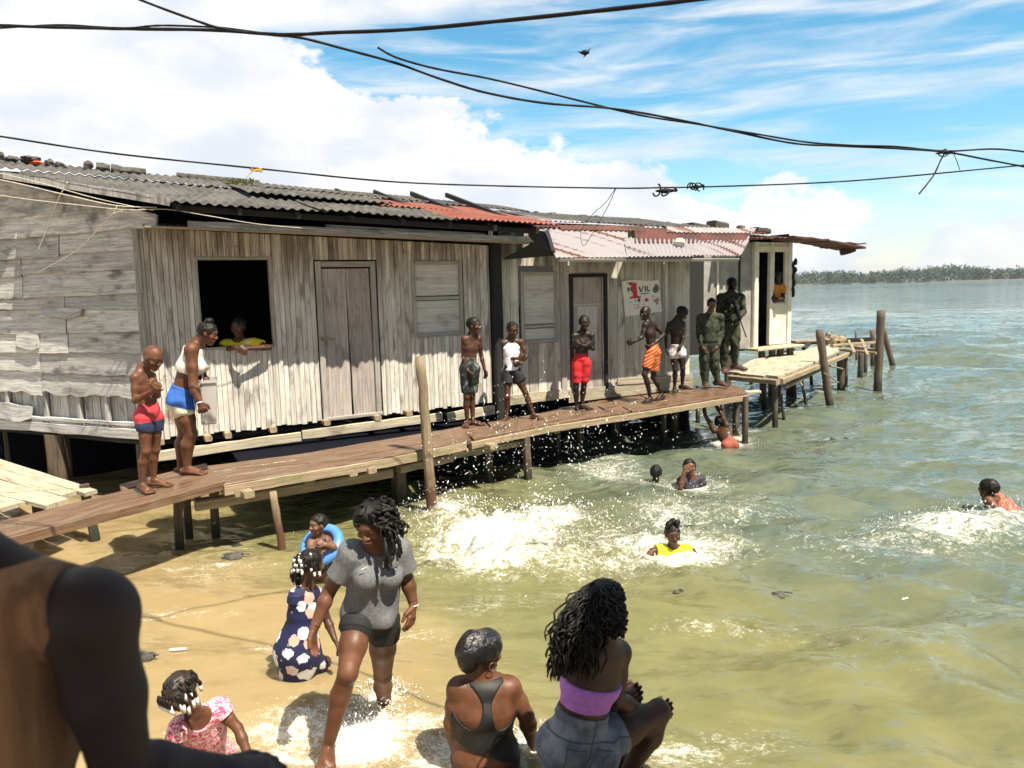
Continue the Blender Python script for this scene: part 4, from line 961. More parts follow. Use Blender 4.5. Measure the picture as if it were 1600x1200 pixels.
# ---- the photographer's own deck and an added shade roof, just outside the frame
DK = thing('viewing_deck', 'plank deck of the house the photograph is taken from', 'deck', (0, 0, 0))
for k in range(7):
    mb = MB(); mb.plank(V3(-3.2, -1.6 + k * .36, 1.32), V3(2.6, -1.6 + k * .36, 1.32), .34, .05, seg=6, jit=.004); mb.build('plank', M['plank'], DK)
for x in (-3, -.5, 2.3):
    for y in (-1.4, .5): mb = MB(); mb.plank(V3(x, y, -.3), V3(x, y, 1.29), .14, .14, (1, 0, 0), seg=4, jit=.005); mb.build('post', M['post'], DK)
def zcan(x, y): return 4.15 - .06 * y
for xa, xb, yb in ((-4.5, 1.25, 1.3), (1.42, 2.2, 2.5)):  # unseen roof sheets, cut to shade the nearest figures
    mb = MB(); nn = int((xb - xa) * 17); mb.grid([[(xa + (xb - xa) * k / nn, -2.6 + (yb + 2.6) * j / 8, 4.15 - .03 * j + .012 * sin(k * 1.45)) for k in range(nn + 1)] for j in range(9)]); mb.build('roof_sheet', M['zinc'], DK, smooth=True, thick=.005)
for x in (-4.2, 3.4): mb = MB(); mb.plank(V3(x, -2, -.2), V3(x, -2, 4.1), .12, .12, (1, 0, 0)); mb.build('roof_post', M['post'], DK)
# ================================================================== FIGURES: implicit bodies meshed with surface nets
def ortho(v, u): v = np.asarray(v, float); return unit(v - u * np.dot(v, u))
class Grid:
    def __init__(s, lo, hi, h):
        s.lo = np.array(lo, float); s.h = h; s.n = np.maximum(np.ceil((np.array(hi) - s.lo) / h).astype(int) + 1, 4)
        s.ax = [(s.lo[i] + h * np.arange(s.n[i])).astype(np.float32) for i in range(3)]
        s.D = np.full(s.n, 9.0, np.float32)
    def sub(s, lo, hi):
        a = np.clip(np.floor((np.array(lo) - s.lo) / s.h).astype(int), 0, s.n); b = np.clip(np.ceil((np.array(hi) - s.lo) / s.h).astype(int) + 1, 0, s.n)
        if np.any(b <= a): return None
        sl = tuple(slice(a[i], b[i]) for i in range(3))
        X = s.ax[0][sl[0]][:, None, None]; Y_ = s.ax[1][sl[1]][None, :, None]; Z_ = s.ax[2][sl[2]][None, None, :]
        return sl, X, Y_, Z_
    def add(s, p, k=.01, sub=False):
        lo, hi = p.bounds(); m = k + 3 * s.h
        r = s.sub(lo - m, hi + m)
        if r is None: return
        sl, X, Y_, Z_ = r; d = p.dist(X, Y_, Z_).astype(np.float32); D = s.D[sl]
        if sub:
            hh = np.clip(.5 - .5 * (D + d) / k, 0, 1); s.D[sl] = D + (-d - D) * hh + k * hh * (1 - hh)
        else:
            hh = np.clip(.5 + .5 * (d - D) / k, 0, 1); s.D[sl] = d + (D - d) * hh - k * hh * (1 - hh)
    def cut(s, pt, nrm):
        nrm = unit(nrm); X = s.ax[0][:, None, None]; Y_ = s.ax[1][None, :, None]; Z_ = s.ax[2][None, None, :]
        s.D = np.maximum(s.D, ((X - pt[0]) * nrm[0] + (Y_ - pt[1]) * nrm[1] + (Z_ - pt[2]) * nrm[2]).astype(np.float32))
    def wrinkle(s, amp, freq, seed=1, stretch=(1, 1, 1)):
        g = np.random.default_rng(seed); X = s.ax[0][:, None, None]; Y_ = s.ax[1][None, :, None]; Z_ = s.ax[2][None, None, :]
        N = np.zeros(s.n, np.float32)
        for i in range(6):
            v = unit(g.normal(0, 1, 3) * np.array(stretch)) * freq * g.uniform(.6, 1.7); w_ = unit(g.normal(0, 1, 3)) * freq * .5
            N += np.sin(v[0] * X + v[1] * Y_ + v[2] * Z_ + 1.3 * np.sin(w_[0] * X + w_[1] * Y_ + w_[2] * Z_ + i) + g.random() * 6)
        s.D += (amp * N / 3).astype(np.float32)
    def mesh(s):
        D = s.D; S = D < 0; nx, ny, nz = D.shape
        c = np.zeros((nx - 1, ny - 1, nz - 1), np.int8)
        for i in (0, 1):
            for j in (0, 1):
                for k in (0, 1): c += S[i:nx - 1 + i, j:ny - 1 + j, k:nz - 1 + k]
        act = np.argwhere((c > 0) & (c < 8))
        if len(act) == 0: return np.zeros((0, 3)), np.zeros((0, 4), int)
        idx = np.full(c.shape, -1, np.int32); idx[tuple(act.T)] = np.arange(len(act))
        acc = np.zeros((len(act), 3)); cnt = np.zeros(len(act))
        cor = [(i, j, k) for i in (0, 1) for j in (0, 1) for k in (0, 1)]
        val = {q: D[act[:, 0] + q[0], act[:, 1] + q[1], act[:, 2] + q[2]] for q in cor}
        for a in cor:
            for ax in range(3):
                if a[ax] == 0:
                    b = list(a); b[ax] = 1; b = tuple(b); va, vb = val[a], val[b]; m = (va < 0) != (vb < 0)
                    t = np.where(m, va / np.where(m, va - vb, 1), 0); p = np.array(a, float)[None] + np.zeros((len(act), 3)); p[:, ax] += t
                    acc[m] += p[m]; cnt[m] += 1
        V = s.lo + s.h * (act + acc / cnt[:, None]); F = []
        for ax in range(3):
            o1, o2 = [(1, 2), (2, 0), (0, 1)][ax]
            lo_ = [slice(None)] * 3; hi_ = [slice(None)] * 3; lo_[ax] = slice(0, -1); hi_[ax] = slice(1, None)
            A_ = S[tuple(lo_)]; B_ = S[tuple(hi_)]
            e = np.argwhere(A_ != B_); e = e[(e[:, o1] > 0) & (e[:, o2] > 0) & (e[:, o1] < D.shape[o1] - 1) & (e[:, o2] < D.shape[o2] - 1)]
            ins = A_[tuple(e.T)]
            def cell(d1, d2):
                q = e.copy(); q[:, o1] -= d1; q[:, o2] -= d2; return idx[tuple(q.T)]
            q = np.stack([cell(1, 1), cell(0, 1), cell(0, 0), cell(1, 0)], 1)
            q[~ins] = q[~ins][:, ::-1]; F.append(q)
        return V, np.concatenate(F)
class Cone:
    def __init__(s, a, b, ra, rb, flat=False): s.a = np.array(a, float); s.b = np.array(b, float); s.ra = ra; s.rb = rb; s.flat = flat
    def bounds(s): r = max(s.ra, s.rb); return np.minimum(s.a, s.b) - r, np.maximum(s.a, s.b) + r
    def infl(s, q, m=1.0): return Cone(s.a, s.b, s.ra * m + q, s.rb * m + q, s.flat)
    def dist(s, X, Y_, Z_):
        v = s.b - s.a; L = max(float(v @ v), 1e-9); x, y, z = X - s.a[0], Y_ - s.a[1], Z_ - s.a[2]
        t = (x * v[0] + y * v[1] + z * v[2]) / L; tc_ = np.clip(t, 0, 1); r = s.ra + (s.rb - s.ra) * tc_
        if not s.flat: return np.sqrt((x - v[0] * tc_) ** 2 + (y - v[1] * tc_) ** 2 + (z - v[2] * tc_) ** 2) - r
        rad = np.sqrt((x - v[0] * t) ** 2 + (y - v[1] * t) ** 2 + (z - v[2] * t) ** 2)
        return np.maximum(rad - r, (np.abs(t - .5) - .5) * sqrt(L))
class Flat:                                                   # tapered capsule of elliptical section
    def __init__(s, a, b, side, wa, da, wb, db): s.a = np.array(a, float); s.b = np.array(b, float); s.side = side; s.q = (wa, da, wb, db)
    def bounds(s): r = max(s.q); return np.minimum(s.a, s.b) - r, np.maximum(s.a, s.b) + r
    def infl(s, q, m=1.0): w_ = [x * m + q for x in s.q]; return Flat(s.a, s.b, s.side, *w_)
    def dist(s, X, Y_, Z_):
        v = s.b - s.a; L = sqrt(max(float(v @ v), 1e-9)); u = v / L; e1 = ortho(s.side, u); e2 = np.cross(u, e1)
        x, y, z = X - s.a[0], Y_ - s.a[1], Z_ - s.a[2]
        t = x * u[0] + y * u[1] + z * u[2]; tc_ = np.clip(t / L, 0, 1)
        w_ = s.q[0] + (s.q[2] - s.q[0]) * tc_; d_ = s.q[1] + (s.q[3] - s.q[1]) * tc_
        p = (x * e1[0] + y * e1[1] + z * e1[2]) / w_; q = (x * e2[0] + y * e2[1] + z * e2[2]) / d_; r = (t - tc_ * L) / np.minimum(w_, d_)
        k0 = np.sqrt(p * p + q * q + r * r) + 1e-6; k1 = np.sqrt((p / w_) ** 2 + (q / d_) ** 2 + (r / np.minimum(w_, d_)) ** 2) + 1e-6
        return k0 * (k0 - 1) / k1
class Ell:
    def __init__(s, c, r, e1=(1, 0, 0), e2=(0, 1, 0)):
        s.c = np.array(c, float); s.r = tuple(r); s.e1 = unit(e1); s.e2 = ortho(e2, s.e1); s.e3 = np.cross(s.e1, s.e2)
    def bounds(s): m = max(s.r); return s.c - m, s.c + m
    def infl(s, q, m=1.0): return Ell(s.c, [x * m + q for x in s.r], s.e1, s.e2)
    def dist(s, X, Y_, Z_):
        x, y, z = X - s.c[0], Y_ - s.c[1], Z_ - s.c[2]; p = [(x * e[0] + y * e[1] + z * e[2]) / r for e, r in zip((s.e1, s.e2, s.e3), s.r)]
        k0 = np.sqrt(p[0] ** 2 + p[1] ** 2 + p[2] ** 2) + 1e-6; k1 = np.sqrt((p[0] / s.r[0]) ** 2 + (p[1] / s.r[1]) ** 2 + (p[2] / s.r[2]) ** 2) + 1e-6
        return k0 * (k0 - 1) / k1
def netobj(name, G, mats, parent, mfun=None):
    V, F = G.mesh()
    me = bpy.data.meshes.new(name); o0 = ORI[parent.name]
    me.from_pydata((V - o0).tolist(), [], F.tolist())
    for m in (mats if isinstance(mats, (list, tuple)) else [mats]): me.materials.append(m)
    me.polygons.foreach_set('use_smooth', [True] * len(F))
    if mfun is not None and len(F):
        me.polygons.foreach_set('material_index', mfun(V[F].mean(1)).astype(np.int32))
    me.update(); o = bpy.data.objects.new(name, me); COL.objects.link(o); o.parent = parent; ORI[o.name] = o0
    return o
def skinmat(name, c, rough=.42):
    m, t, b = newmat(name); oc = t.add('ShaderNodeTexCoord').outputs['Object']
    n = t.noise(oc, 9, 5, .6); n2 = t.noise(oc, 160, 3, .6)
    t.l.new(t.mix(t.ramp(n, .3, .7), tuple(x * .68 for x in c), tuple(min(1, x * 1.18) for x in c)), b.inputs['Base Color'])
    t.put(b.inputs['Roughness'], t.ramp(n, .3, .7, rough - .02, rough + .2)); b.inputs['Specular IOR Level'].default_value = .4
    bump(t, b, t.math('ADD', n2, t.math('MULTIPLY', t.noise(oc, 38, 3, .6), 1.5)), .3, .002); return m
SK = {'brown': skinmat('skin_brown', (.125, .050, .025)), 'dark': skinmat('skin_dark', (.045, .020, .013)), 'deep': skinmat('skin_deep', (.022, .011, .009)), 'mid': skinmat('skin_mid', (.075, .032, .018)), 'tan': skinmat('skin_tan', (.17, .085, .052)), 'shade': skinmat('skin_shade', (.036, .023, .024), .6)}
M['lip'] = skinmat('lips', (.15, .045, .035), .35); M['eyewhite'] = plain('eye_white', (.36, .33, .30), .5); M['eyedark'] = plain('eye_dark', (.012, .008, .006), .3)
M['hair'] = plain('black_hair', (.0045, .004, .004), .55, (.009, .0075, .007), 90, .004, spec=.3); M['bead'] = plain('white_bead', (.80, .80, .78), .3)
def clothmat(name, c, c2=None, scale=18, rough=.8, weave=.0015, lo=.35, hi=.65): return plain(name, c, rough, c2 if c2 else tuple(x * .8 for x in c), scale, weave, lo=lo, hi=hi)

class Fig:
    def __init__(s, label, Y, H, J, front=(0, -1, 0), face=None, hup=None, skin='brown', hs=.145, lm=1.0, tm=1.0, female=False, h=.009, group=None, curl=(.5, .5), gaze=True, loc=None, neck=1.0, bend=0.0, palm=(None, None), extra=None, feet=True, ears=True):
        s.H = H; s.Y = Y; j = {}
        for k, v in J.items(): j[k] = aty(v[0], v[1], Y + (v[2] if len(v) > 2 else 0))
        front = unit(front); s.j = j
        if 'nk' not in j: j['nk'] = j['hd'] - V3(0, 0, .13 * H)
        sd0 = unit(np.cross(V3(0, 0, 1), front)); sd0 = sd0 if sd0[0] > 0 or abs(sd0[0]) < 1e-6 else -sd0
        if 'sa' not in j: j['sa'] = j['nk'] - sd0 * .105 * H - V3(0, 0, .03 * H)
        if 'sb' not in j: j['sb'] = j['nk'] + sd0 * .105 * H - V3(0, 0, .03 * H)
        if 'pv' not in j: j['pv'] = j['nk'] - V3(0, 0, .33 * H)
        up = unit(j['nk'] - j['pv']); side = ortho(j['sb'] - j['sa'], up); fr = np.cross(up, side); fr = fr if np.dot(fr, front) > 0 else -fr
        s.up, s.side, s.fr = up, side, fr
        hside = ortho(sd0, up)
        for q, sg in (('a', -1), ('b', 1)):
            if 'h' + q not in j: j['h' + q] = j['pv'] + hside * sg * .052 * H - up * .02 * H
            if 'e' + q not in j: j['e' + q] = j['s' + q] - V3(0, 0, .17 * H) + side * sg * .02 * H
            if 'w' + q not in j: j['w' + q] = j['e' + q] - V3(0, 0, .14 * H) + front * .05
            if 'k' + q not in j: j['k' + q] = j['h' + q] - V3(0, 0, .24 * H)
            if 'a' + q not in j: j['a' + q] = j['k' + q] - V3(0, 0, .24 * H)
            if 't' + q not in j: j['t' + q] = j['a' + q] + front * .11 * H - V3(0, 0, .025 * H)
        P = s.P = []; A = lambda tag, p, k: P.append((tag, p, k))
        HH = H; nk, pv = j['nk'], j['pv']; t_ = tm
        c1 = nk - up * .055 * H; c2 = nk + (pv - nk) * .42 - fr * bend * H; c3 = nk + (pv - nk) * .70 - fr * bend * .8 * H
        A('torso', Flat(c1, c2, side, .088 * H * t_, .050 * H * t_, .086 * H * t_, .064 * H * t_), .02 * H)
        A('torso', Flat(c2, c3, side, .084 * H * t_, .062 * H * t_, .070 * H * t_, .054 * H * t_), .02 * H)
        A('hip', Flat(c3, pv, side, .070 * H * t_, .054 * H * t_, .086 * H * t_, .064 * H * t_), .02 * H)
        for q, sg in (('a', -1), ('b', 1)):
            A('hip', Ell(j['h' + q] - fr * .022 * H + up * .012 * H, (.052 * H * t_, .056 * H * t_, .060 * H * t_), side, fr), .02 * H)
            A('shoulder', Cone(nk - up * .02 * H, j['s' + q], .034 * H, .033 * H * lm), .02 * H)
            A('neck', Cone(nk + up * .03 * H, j['s' + q] * .6 + nk * .4, .022 * H, .024 * H), .02 * H)
            if female: A('torso', Ell(nk + (pv - nk) * .36 + fr * .058 * H + side * sg * .043 * H, (.038 * H * t_, .036 * H * t_, .038 * H * t_), side, fr), .014 * H)
            else: A('torso', Ell(nk + (pv - nk) * .27 + fr * .036 * H * t_ + side * sg * .040 * H, (.036 * H, .012 * H, .026 * H), side, fr), .014 * H)
            S_, E_, W_ = j['s' + q], j['e' + q], j['w' + q]
            A('arm' + q, Ell(S_, (.037 * H * lm,) * 3), .014 * H)
            A('arm' + q, Cone(S_, S_ + (E_ - S_) * .5, .034 * H * lm, .030 * H * lm), .012 * H); A('arm' + q, Cone(S_ + (E_ - S_) * .5, E_, .030 * H * lm, .0235 * H * lm), .012 * H)
            A('fore' + q, Cone(E_, E_ + (W_ - E_) * .3, .024 * H * lm, .026 * H * lm), .01 * H); A('fore' + q, Cone(E_ + (W_ - E_) * .3, W_, .026 * H * lm, .0165 * H * lm), .01 * H)
            Hp, K_, N_, T_ = j['h' + q], j['k' + q], j['a' + q], j['t' + q]
            A('leg' + q, Cone(Hp, Hp + (K_ - Hp) * .5, .057 * H * lm, .049 * H * lm), .016 * H); A('leg' + q, Cone(Hp + (K_ - Hp) * .5, K_, .049 * H * lm, .034 * H * lm), .012 * H)
            kf = ortho(fr, unit(K_ - Hp)); A('shin' + q, Ell(K_ + kf * .008 * H, (.030 * H * lm, .030 * H * lm, .034 * H * lm)), .012 * H)
            cf = unit(np.cross(np.cross(N_ - K_, fr), N_ - K_)); cf = cf if np.dot(cf, fr) < 0 else -cf
            A('shin' + q, Cone(K_, K_ + (N_ - K_) * .32 + cf * .012 * H, .032 * H * lm, .036 * H * lm), .012 * H); A('shin' + q, Cone(K_ + (N_ - K_) * .32 + cf * .012 * H, N_, .036 * H * lm, .0195 * H * lm), .012 * H)
            if feet:
                fd = unit(T_ - N_); fl = unit(np.cross(fd, V3(0, 0, 1)) + 1e-6); ft = .145 * H
                fd2 = unit(V3(T_[0] - N_[0], T_[1] - N_[1], min(0, T_[2] - N_[2]) * .2)); sole = min(T_[2], N_[2] - .03 * H)
                heel = V3(N_[0], N_[1], sole + .022 * H) - fd2 * .025 * H; ball = heel + fd2 * .105 * H; ball[2] = sole + .016 * H
                A('foot' + q, Ell(heel, (.024 * H, .022 * H, .024 * H)), .01 * H); A('foot' + q, Cone(N_, ball - fd2 * .01 * H + V3(0, 0, .008 * H), .021 * H, .018 * H), .01 * H)
                A('foot' + q, Flat(heel, ball, np.cross(fd2, V3(0, 0, 1)), .022 * H, .018 * H, .033 * H, .016 * H), .008 * H)
                lt = unit(np.cross(fd2, V3(0, 0, 1)))
                for m in range(5):
                    o_ = (m - 2) * .0125 * H; l_ = (.042 - .003 * abs(m - 1)) * H
                    A('foot' + q, Cone(ball + lt * o_, ball + lt * o_ * 1.1 + fd2 * l_ - V3(0, 0, .006 * H), .0095 * H, .0078 * H), .004 * H)
            s.hand(q, curl[0] if q == 'a' else curl[1], palm[0] if q == 'a' else palm[1])
        # head
        hh = s.hh = hs * H; hd = j['hd']; face = unit(front if face is None else face); hu = ortho(hup if hup is not None else V3(0, 0, 1), face); hr = np.cross(face, hu)
        s.hd, s.face, s.hu, s.hr = hd, face, hu, hr
        L = s.L = lambda x, y, z: hd + (hr * x + face * y + hu * z) * hh
        R3 = lambda c, r, k, tag='head': A(tag, Ell(c, [q * hh for q in r], hr, face), k * hh)
        A('neck', Cone(nk - up * .01 * H, L(0, -.10, -.22), .033 * H * neck, .031 * H * neck), .02 * H)
        R3(L(0, -.06, .13), (.335, .42, .37), .06); A('head', Flat(L(0, .09, .05), L(0, .15, -.34), hr, .28 * hh, .27 * hh, .175 * hh, .19 * hh), .10 * hh)
        R3(L(0, .27, -.40), (.11, .08, .09), .08); R3(L(0, .28, .13), (.24, .09, .06), .08)
        for sg in (-1, 1):
            R3(L(sg * .19, .23, -.10), (.12, .11, .10), .08)
            if ears: R3(L(sg * .335, -.04, -.03), (.035, .10, .13), .03)
        s.late = [(Ell(L(sg * .145, .40, .03), [.09 * hh, .07 * hh, .06 * hh], hr, face), .05 * hh) for sg in (-1, 1)]
        A('nose', Cone(L(0, .33, .04), L(0, .43, -.10), .035 * hh, .06 * hh), .04 * hh)
        for sg in (-1, 1): R3(L(sg * .065, .38, -.125), (.05, .06, .045), .03, 'nose')
        R3(L(0, .345, -.225), (.135, .06, .032), .02, 'mouth'); R3(L(0, .335, -.285), (.11, .06, .036), .02, 'mouth')
        for tag, p, k in (extra(s) if extra else []): A(tag, p, k)
        lo = np.min([p.bounds()[0] for _, p, _ in P], 0) - .02; hi = np.max([p.bounds()[1] for _, p, _ in P], 0) + .02
        s.lo, s.hi, s.h = lo, hi, h
        base = V3(*(loc if loc is not None else ((j['aa'] + j['ab']) / 2)))
        s.root = thing('person', label, 'person', tuple(base), group)
        G = Grid(lo, hi, h)
        for tag, p, k in P:
            if tag not in ('nose', 'mouth', 'hand'): G.add(p, k)
        for p, k in s.late: G.add(p, k, sub=True)
        for tag, p, k in P:
            if tag in ('nose', 'mouth', 'hand'): G.add(p, k)
        def mf(C_):
            q = (C_ - L(0, .36, -.255)); x = q @ hr / hh; z = q @ hu / hh; y = q @ face / hh
            return ((x / .15) ** 2 + (z / .075) ** 2 < 1) & (y > -.06)
        netobj('body', G, [SK[skin], M['lip']], s.root, mf)
        if gaze:
            for sg in (-1, 1):
                mb = MB(); mb.ball(L(sg * .145, .275, .03), (.072 * hh, .072 * hh, .05 * hh), 12, 9, mi=0); mb.ball(L(sg * .145, .275, .03) + face * .042 * hh, .038 * hh, 10, 8, mi=1); mb.build('eye', [M['eyewhite'], M['eyedark']], s.root, smooth=True)
    def hand(s, q, curl, palm):
        H = s.H; j = s.j; W_ = j['w' + q]; d = unit(j['f' + q] - W_) if 'f' + q in j else unit(W_ - j['e' + q])
        n = ortho(palm if palm is not None else (j['pv'] * .5 + j['nk'] * .5 - W_), d); lat = np.cross(d, n)
        th = lat if np.dot(lat, s.fr + V3(0, 0, .2)) > 0 else -lat
        A = lambda p, k: s.P.append(('hand', p, k)); kn = W_ + d * .052 * H
        s.P.append(('fore' + q, Flat(W_ - d * .005 * H, kn - d * .008 * H, lat, .016 * H, .0115 * H, .024 * H, .0105 * H), .008 * H))
        for m in range(4):
            o_ = (1.5 - m) * .0142 * H; l_ = (.043, .049, .046, .036)[m] * H; dd = unit(d + th * o_ / (.16 * H) * .35); c1, c2 = curl * .55, curl * 1.25
            b0 = kn + th * o_ - d * .006 * H; p1 = b0 + (dd * cos(c1) + n * sin(c1)) * l_ * .55; p2 = p1 + (dd * cos(c1 + c2) + n * sin(c1 + c2)) * l_ * .5
            A(Cone(b0, p1, .0078 * H, .0070 * H), .003 * H); A(Cone(p1, p2, .0070 * H, .0056 * H), .003 * H)
        b0 = W_ + d * .016 * H + th * .014 * H; p1 = b0 + unit(d * .65 + th * .75 + n * .25) * .030 * H; p2 = p1 + unit(d * .95 + th * .2 + n * .3) * .026 * H
        A(Cone(b0, p1, .0105 * H, .0085 * H), .004 * H); A(Cone(p1, p2, .0085 * H, .0062 * H), .003 * H)
    def get(s, *tags): return [(p, k) for t, p, k in s.P if t in tags]
    def cloth(s, name, mat, items, cuts=(), carve=(), wr=None, h=None, mfun=None):
        lo = np.min([p.bounds()[0] for p, _ in items], 0) - .03; hi = np.max([p.bounds()[1] for p, _ in items], 0) + .03
        G = Grid(lo, hi, h or s.h * .95)
        for p, k in items: G.add(p, k)
        if wr: G.wrinkle(*wr)
        for pt, nr in cuts: G.cut(pt, nr)
        for p, k in carve: G.add(p, k, sub=True)
        return netobj(name, G, mat, s.root, mfun)
    def shorts(s, mat, ln=(.5, .5), flare=.012, top=.075, name='shorts', wr=(.004, 45, 3), mfun=None, tight=.008, up=None):
        H = s.H; it = [(p.infl(tight), k) for p, k in s.get('hip')]
        for q, l_ in (('a', ln[0]), ('b', ln[1])):
            a, b_ = s.j['h' + q], s.j['k' + q]; r0 = .057 * H; R0, R1 = r0 * 1.0 + tight, (.056 - .020 * l_) * H + tight + flare; it.append((Cone(a, a + (b_ - a) * l_ * .6, R0, R0 + (R1 - R0) * .6), .012 * H)); it.append((Cone(a + (b_ - a) * l_ * .25, a + (b_ - a) * l_, R0 + (R1 - R0) * .25 - .002, R1, True), .006 * H))
        u = s.up if up is None else up
        return s.cloth(name, mat, it, [(s.j['pv'] + s.up * top * H, u)], wr=wr, mfun=mfun)
    def top(s, mat, infl=.009, hem=.0, sleeve=None, neckr=.062, wr=(.004, 40, 5), name='top', carve_arm=.0, up=None, k=None, mfun=None, flare=None, neckdrop=.0, hemn=None, extra=()):
        H = s.H; it = [(p.infl(infl), k_) for p, k_ in s.get('torso')] + [(p.infl(infl), k_) for p, k_ in s.get('hip')]
        it += list(extra)
        if sleeve is not None or carve_arm == 0: it += [(p.infl(infl * .8), k_) for p, k_ in s.get('shoulder')]
        if sleeve:
            for q in 'ab':
                a, b_ = s.j['s' + q], s.j['e' + q]; it += [(Ell(a, (.038 * H + infl * .8,) * 3), .02 * H), (Cone(a, a + (b_ - a) * sleeve, .037 * H + infl * .8, .036 * H + infl * 1.15, True), .02 * H)]
        if flare: a = s.j['pv'] + s.up * .08 * H; b_ = s.j['pv'] - s.up * (abs(hem) + .06) * H; it.append((Flat(a, b_, s.side, .086 * H, .07 * H, .086 * H + flare, .07 * H + flare), .03 * H))
        carve = [(Ell(s.j['nk'] + s.up * .012 * H + s.fr * neckdrop * H, (neckr * H, neckr * H * .9, (neckr + neckdrop * .8) * H), s.side, s.fr), .006)]
        if carve_arm: carve += [(Ell(s.j['s' + q], (carve_arm * H,) * 3), .006) for q in 'ab']
        return s.cloth(name, mat, it, [(s.j['pv'] + s.up * hem * H, -s.up if hemn is None else hemn)], carve, wr, mfun=mfun)
    def cap(s, mat=None, th=.022, line=.12, back=-.35, tilt=.9, name='hair', wr=(.004, 120, 2), low=.0):
        """short hair as a thin shell over the skull, cut along a hairline"""
        hh = s.hh; it = [(Ell(s.L(0, -.07, .14 + low), (.335 * hh + th * hh, .42 * hh + th * hh, .37 * hh + th * hh), s.hr, s.face), .01)]
        nrm = s.face * tilt - s.hu * (1.0)
        G = Grid(it[0][0].bounds()[0] - .02, it[0][0].bounds()[1] + .02, min(s.h, .006))
        for p, k in it: G.add(p, k)
        if wr: G.wrinkle(*wr)
        G.cut(s.L(0, .30, line + .12), s.face * 1.0 - s.hu * .75); G.cut(s.L(0, -.2, back), -s.hu + s.face * .25)
        return netobj(name, G, mat or M['hair'], s.root)
# ================================================================== PEOPLE ON THE BOARDWALK
cm = lambda *a, **k: clothmat(*a, **k)
f = Fig('boy with shaved head in red and navy swim trunks, looking down', 7.32, 1.42,
        dict(hd=(240, 559), nk=(222, 577, .02), sa=(211, 590, -.08), sb=(236, 588, .12), ea=(211, 626, -.13), wa=(236, 612, -.20), fa=(246, 603, -.22), eb=(246, 618, .12), wb=(243, 606, -.08), fb=(240, 598, -.14), pv=(233, 644, 0), ha=(226, 654, -.06), hb=(241, 653, .06),
             ka=(228, 705, -.08), kb=(243, 702, .08), aa=(222, 758, -.06), ab=(240, 750, .10), ta=(235, 771, -.16), tb=(262, 760, .10)),
        front=(.85, -.5, 0), face=(.80, -.35, -.5), skin='brown', hs=.162, lm=.84, tm=.90, curl=(.9, .9), h=.0075)
two = lambda fig, a, b_, d: (lambda C_: ((C_ - fig.j['pv']) @ fig.up < d))
f.shorts([cm('trunks_red', (.50, .045, .06)), cm('trunks_navy', (.02, .03, .09))], (.40, .40), .004, .06, 'swim_trunks', mfun=two(f, 0, 1, -.065 * 1.42))
f = Fig('woman in white halter top and blue shorts bending forward with a plastic tub', 8.0, 1.68,
        dict(hd=(325, 521, .0), nk=(306, 537, .02), sa=(299, 547, -.14), sb=(311, 545, .16), ea=(302, 602, -.20), wa=(312, 628, -.22), fa=(318, 645, -.22), eb=(316, 590, .2), wb=(322, 597, .05), fb=(326, 604, .02), pv=(285, 621, 0), ha=(284, 632, -.08), hb=(287, 631, .09),
             ka=(298, 678, -.07), kb=(288, 677, .10), aa=(292, 732, -.06), ab=(283, 731, .11), ta=(313, 742, -.08), tb=(300, 741, .11)),
        front=(.95, .12, 0), face=(.90, .15, -.32), skin='brown', hs=.135, lm=1.12, tm=1.15, female=True, curl=(1.1, 1.2), h=.0085)
f.shorts([cm('shorts_blue', (.03, .13, .50)), cm('shorts_cream', (.68, .66, .50))], (.30, .30), .012, .075, 'shorts', mfun=two(f, 0, 1, -.045 * 1.68), tight=.018)
H_ = 1.68; f.cloth('halter_top', cm('halter_white', (.80, .76, .70)), [(p.infl(.010), k) for p, k in f.get('torso')], [(f.j['pv'] + f.up * .165 * H_, -f.up), (f.j['nk'] - f.up * .02 * H_, f.up)],
        [(Ell(f.j['nk'] + (f.j['pv'] - f.j['nk']) * .10 - f.fr * .10 * H_ + V3(0, 0, 0), (.075 * H_, .07 * H_, .15 * H_), f.side, f.fr), .006), (Ell(f.j['sa'], (.052 * H_,) * 3), .006), (Ell(f.j['sb'], (.052 * H_,) * 3), .006)], wr=(.002, 40, 2))
mb = MB()
for sg in (-1, 1): mb.tube([f.j['nk'] - f.up * .10 * H_ + f.fr * .07 * H_ + f.side * sg * .05 * H_, f.j['nk'] + f.side * sg * .042 * H_ + f.up * .012 * H_, f.j['nk'] - f.fr * .055 * H_ - f.up * .03 * H_ + f.side * sg * .03 * H_, f.j['nk'] - f.fr * .072 * H_ - f.up * .14 * H_], .010, 8)
mb.build('halter_strap', cm('halter_strap_white', (.8, .76, .7)), f.root, smooth=True)
f.cap(th=.03, line=.08); mb = MB(); mb.ball(f.L(0, -.10, .55), (.045, .045, .04), 10, 8, .15); mb.build('hair_bun', M['hair'], f.root, smooth=True)
mb = MB(); mb.tube([f.j['wa'] + V3(cos(a) * .026, sin(a) * .026, -.004 + .006 * cos(a)) for a in np.linspace(0, 6.28, 12)], .009, 6); mb.build('wristband', M['bead'], f.root, smooth=True)
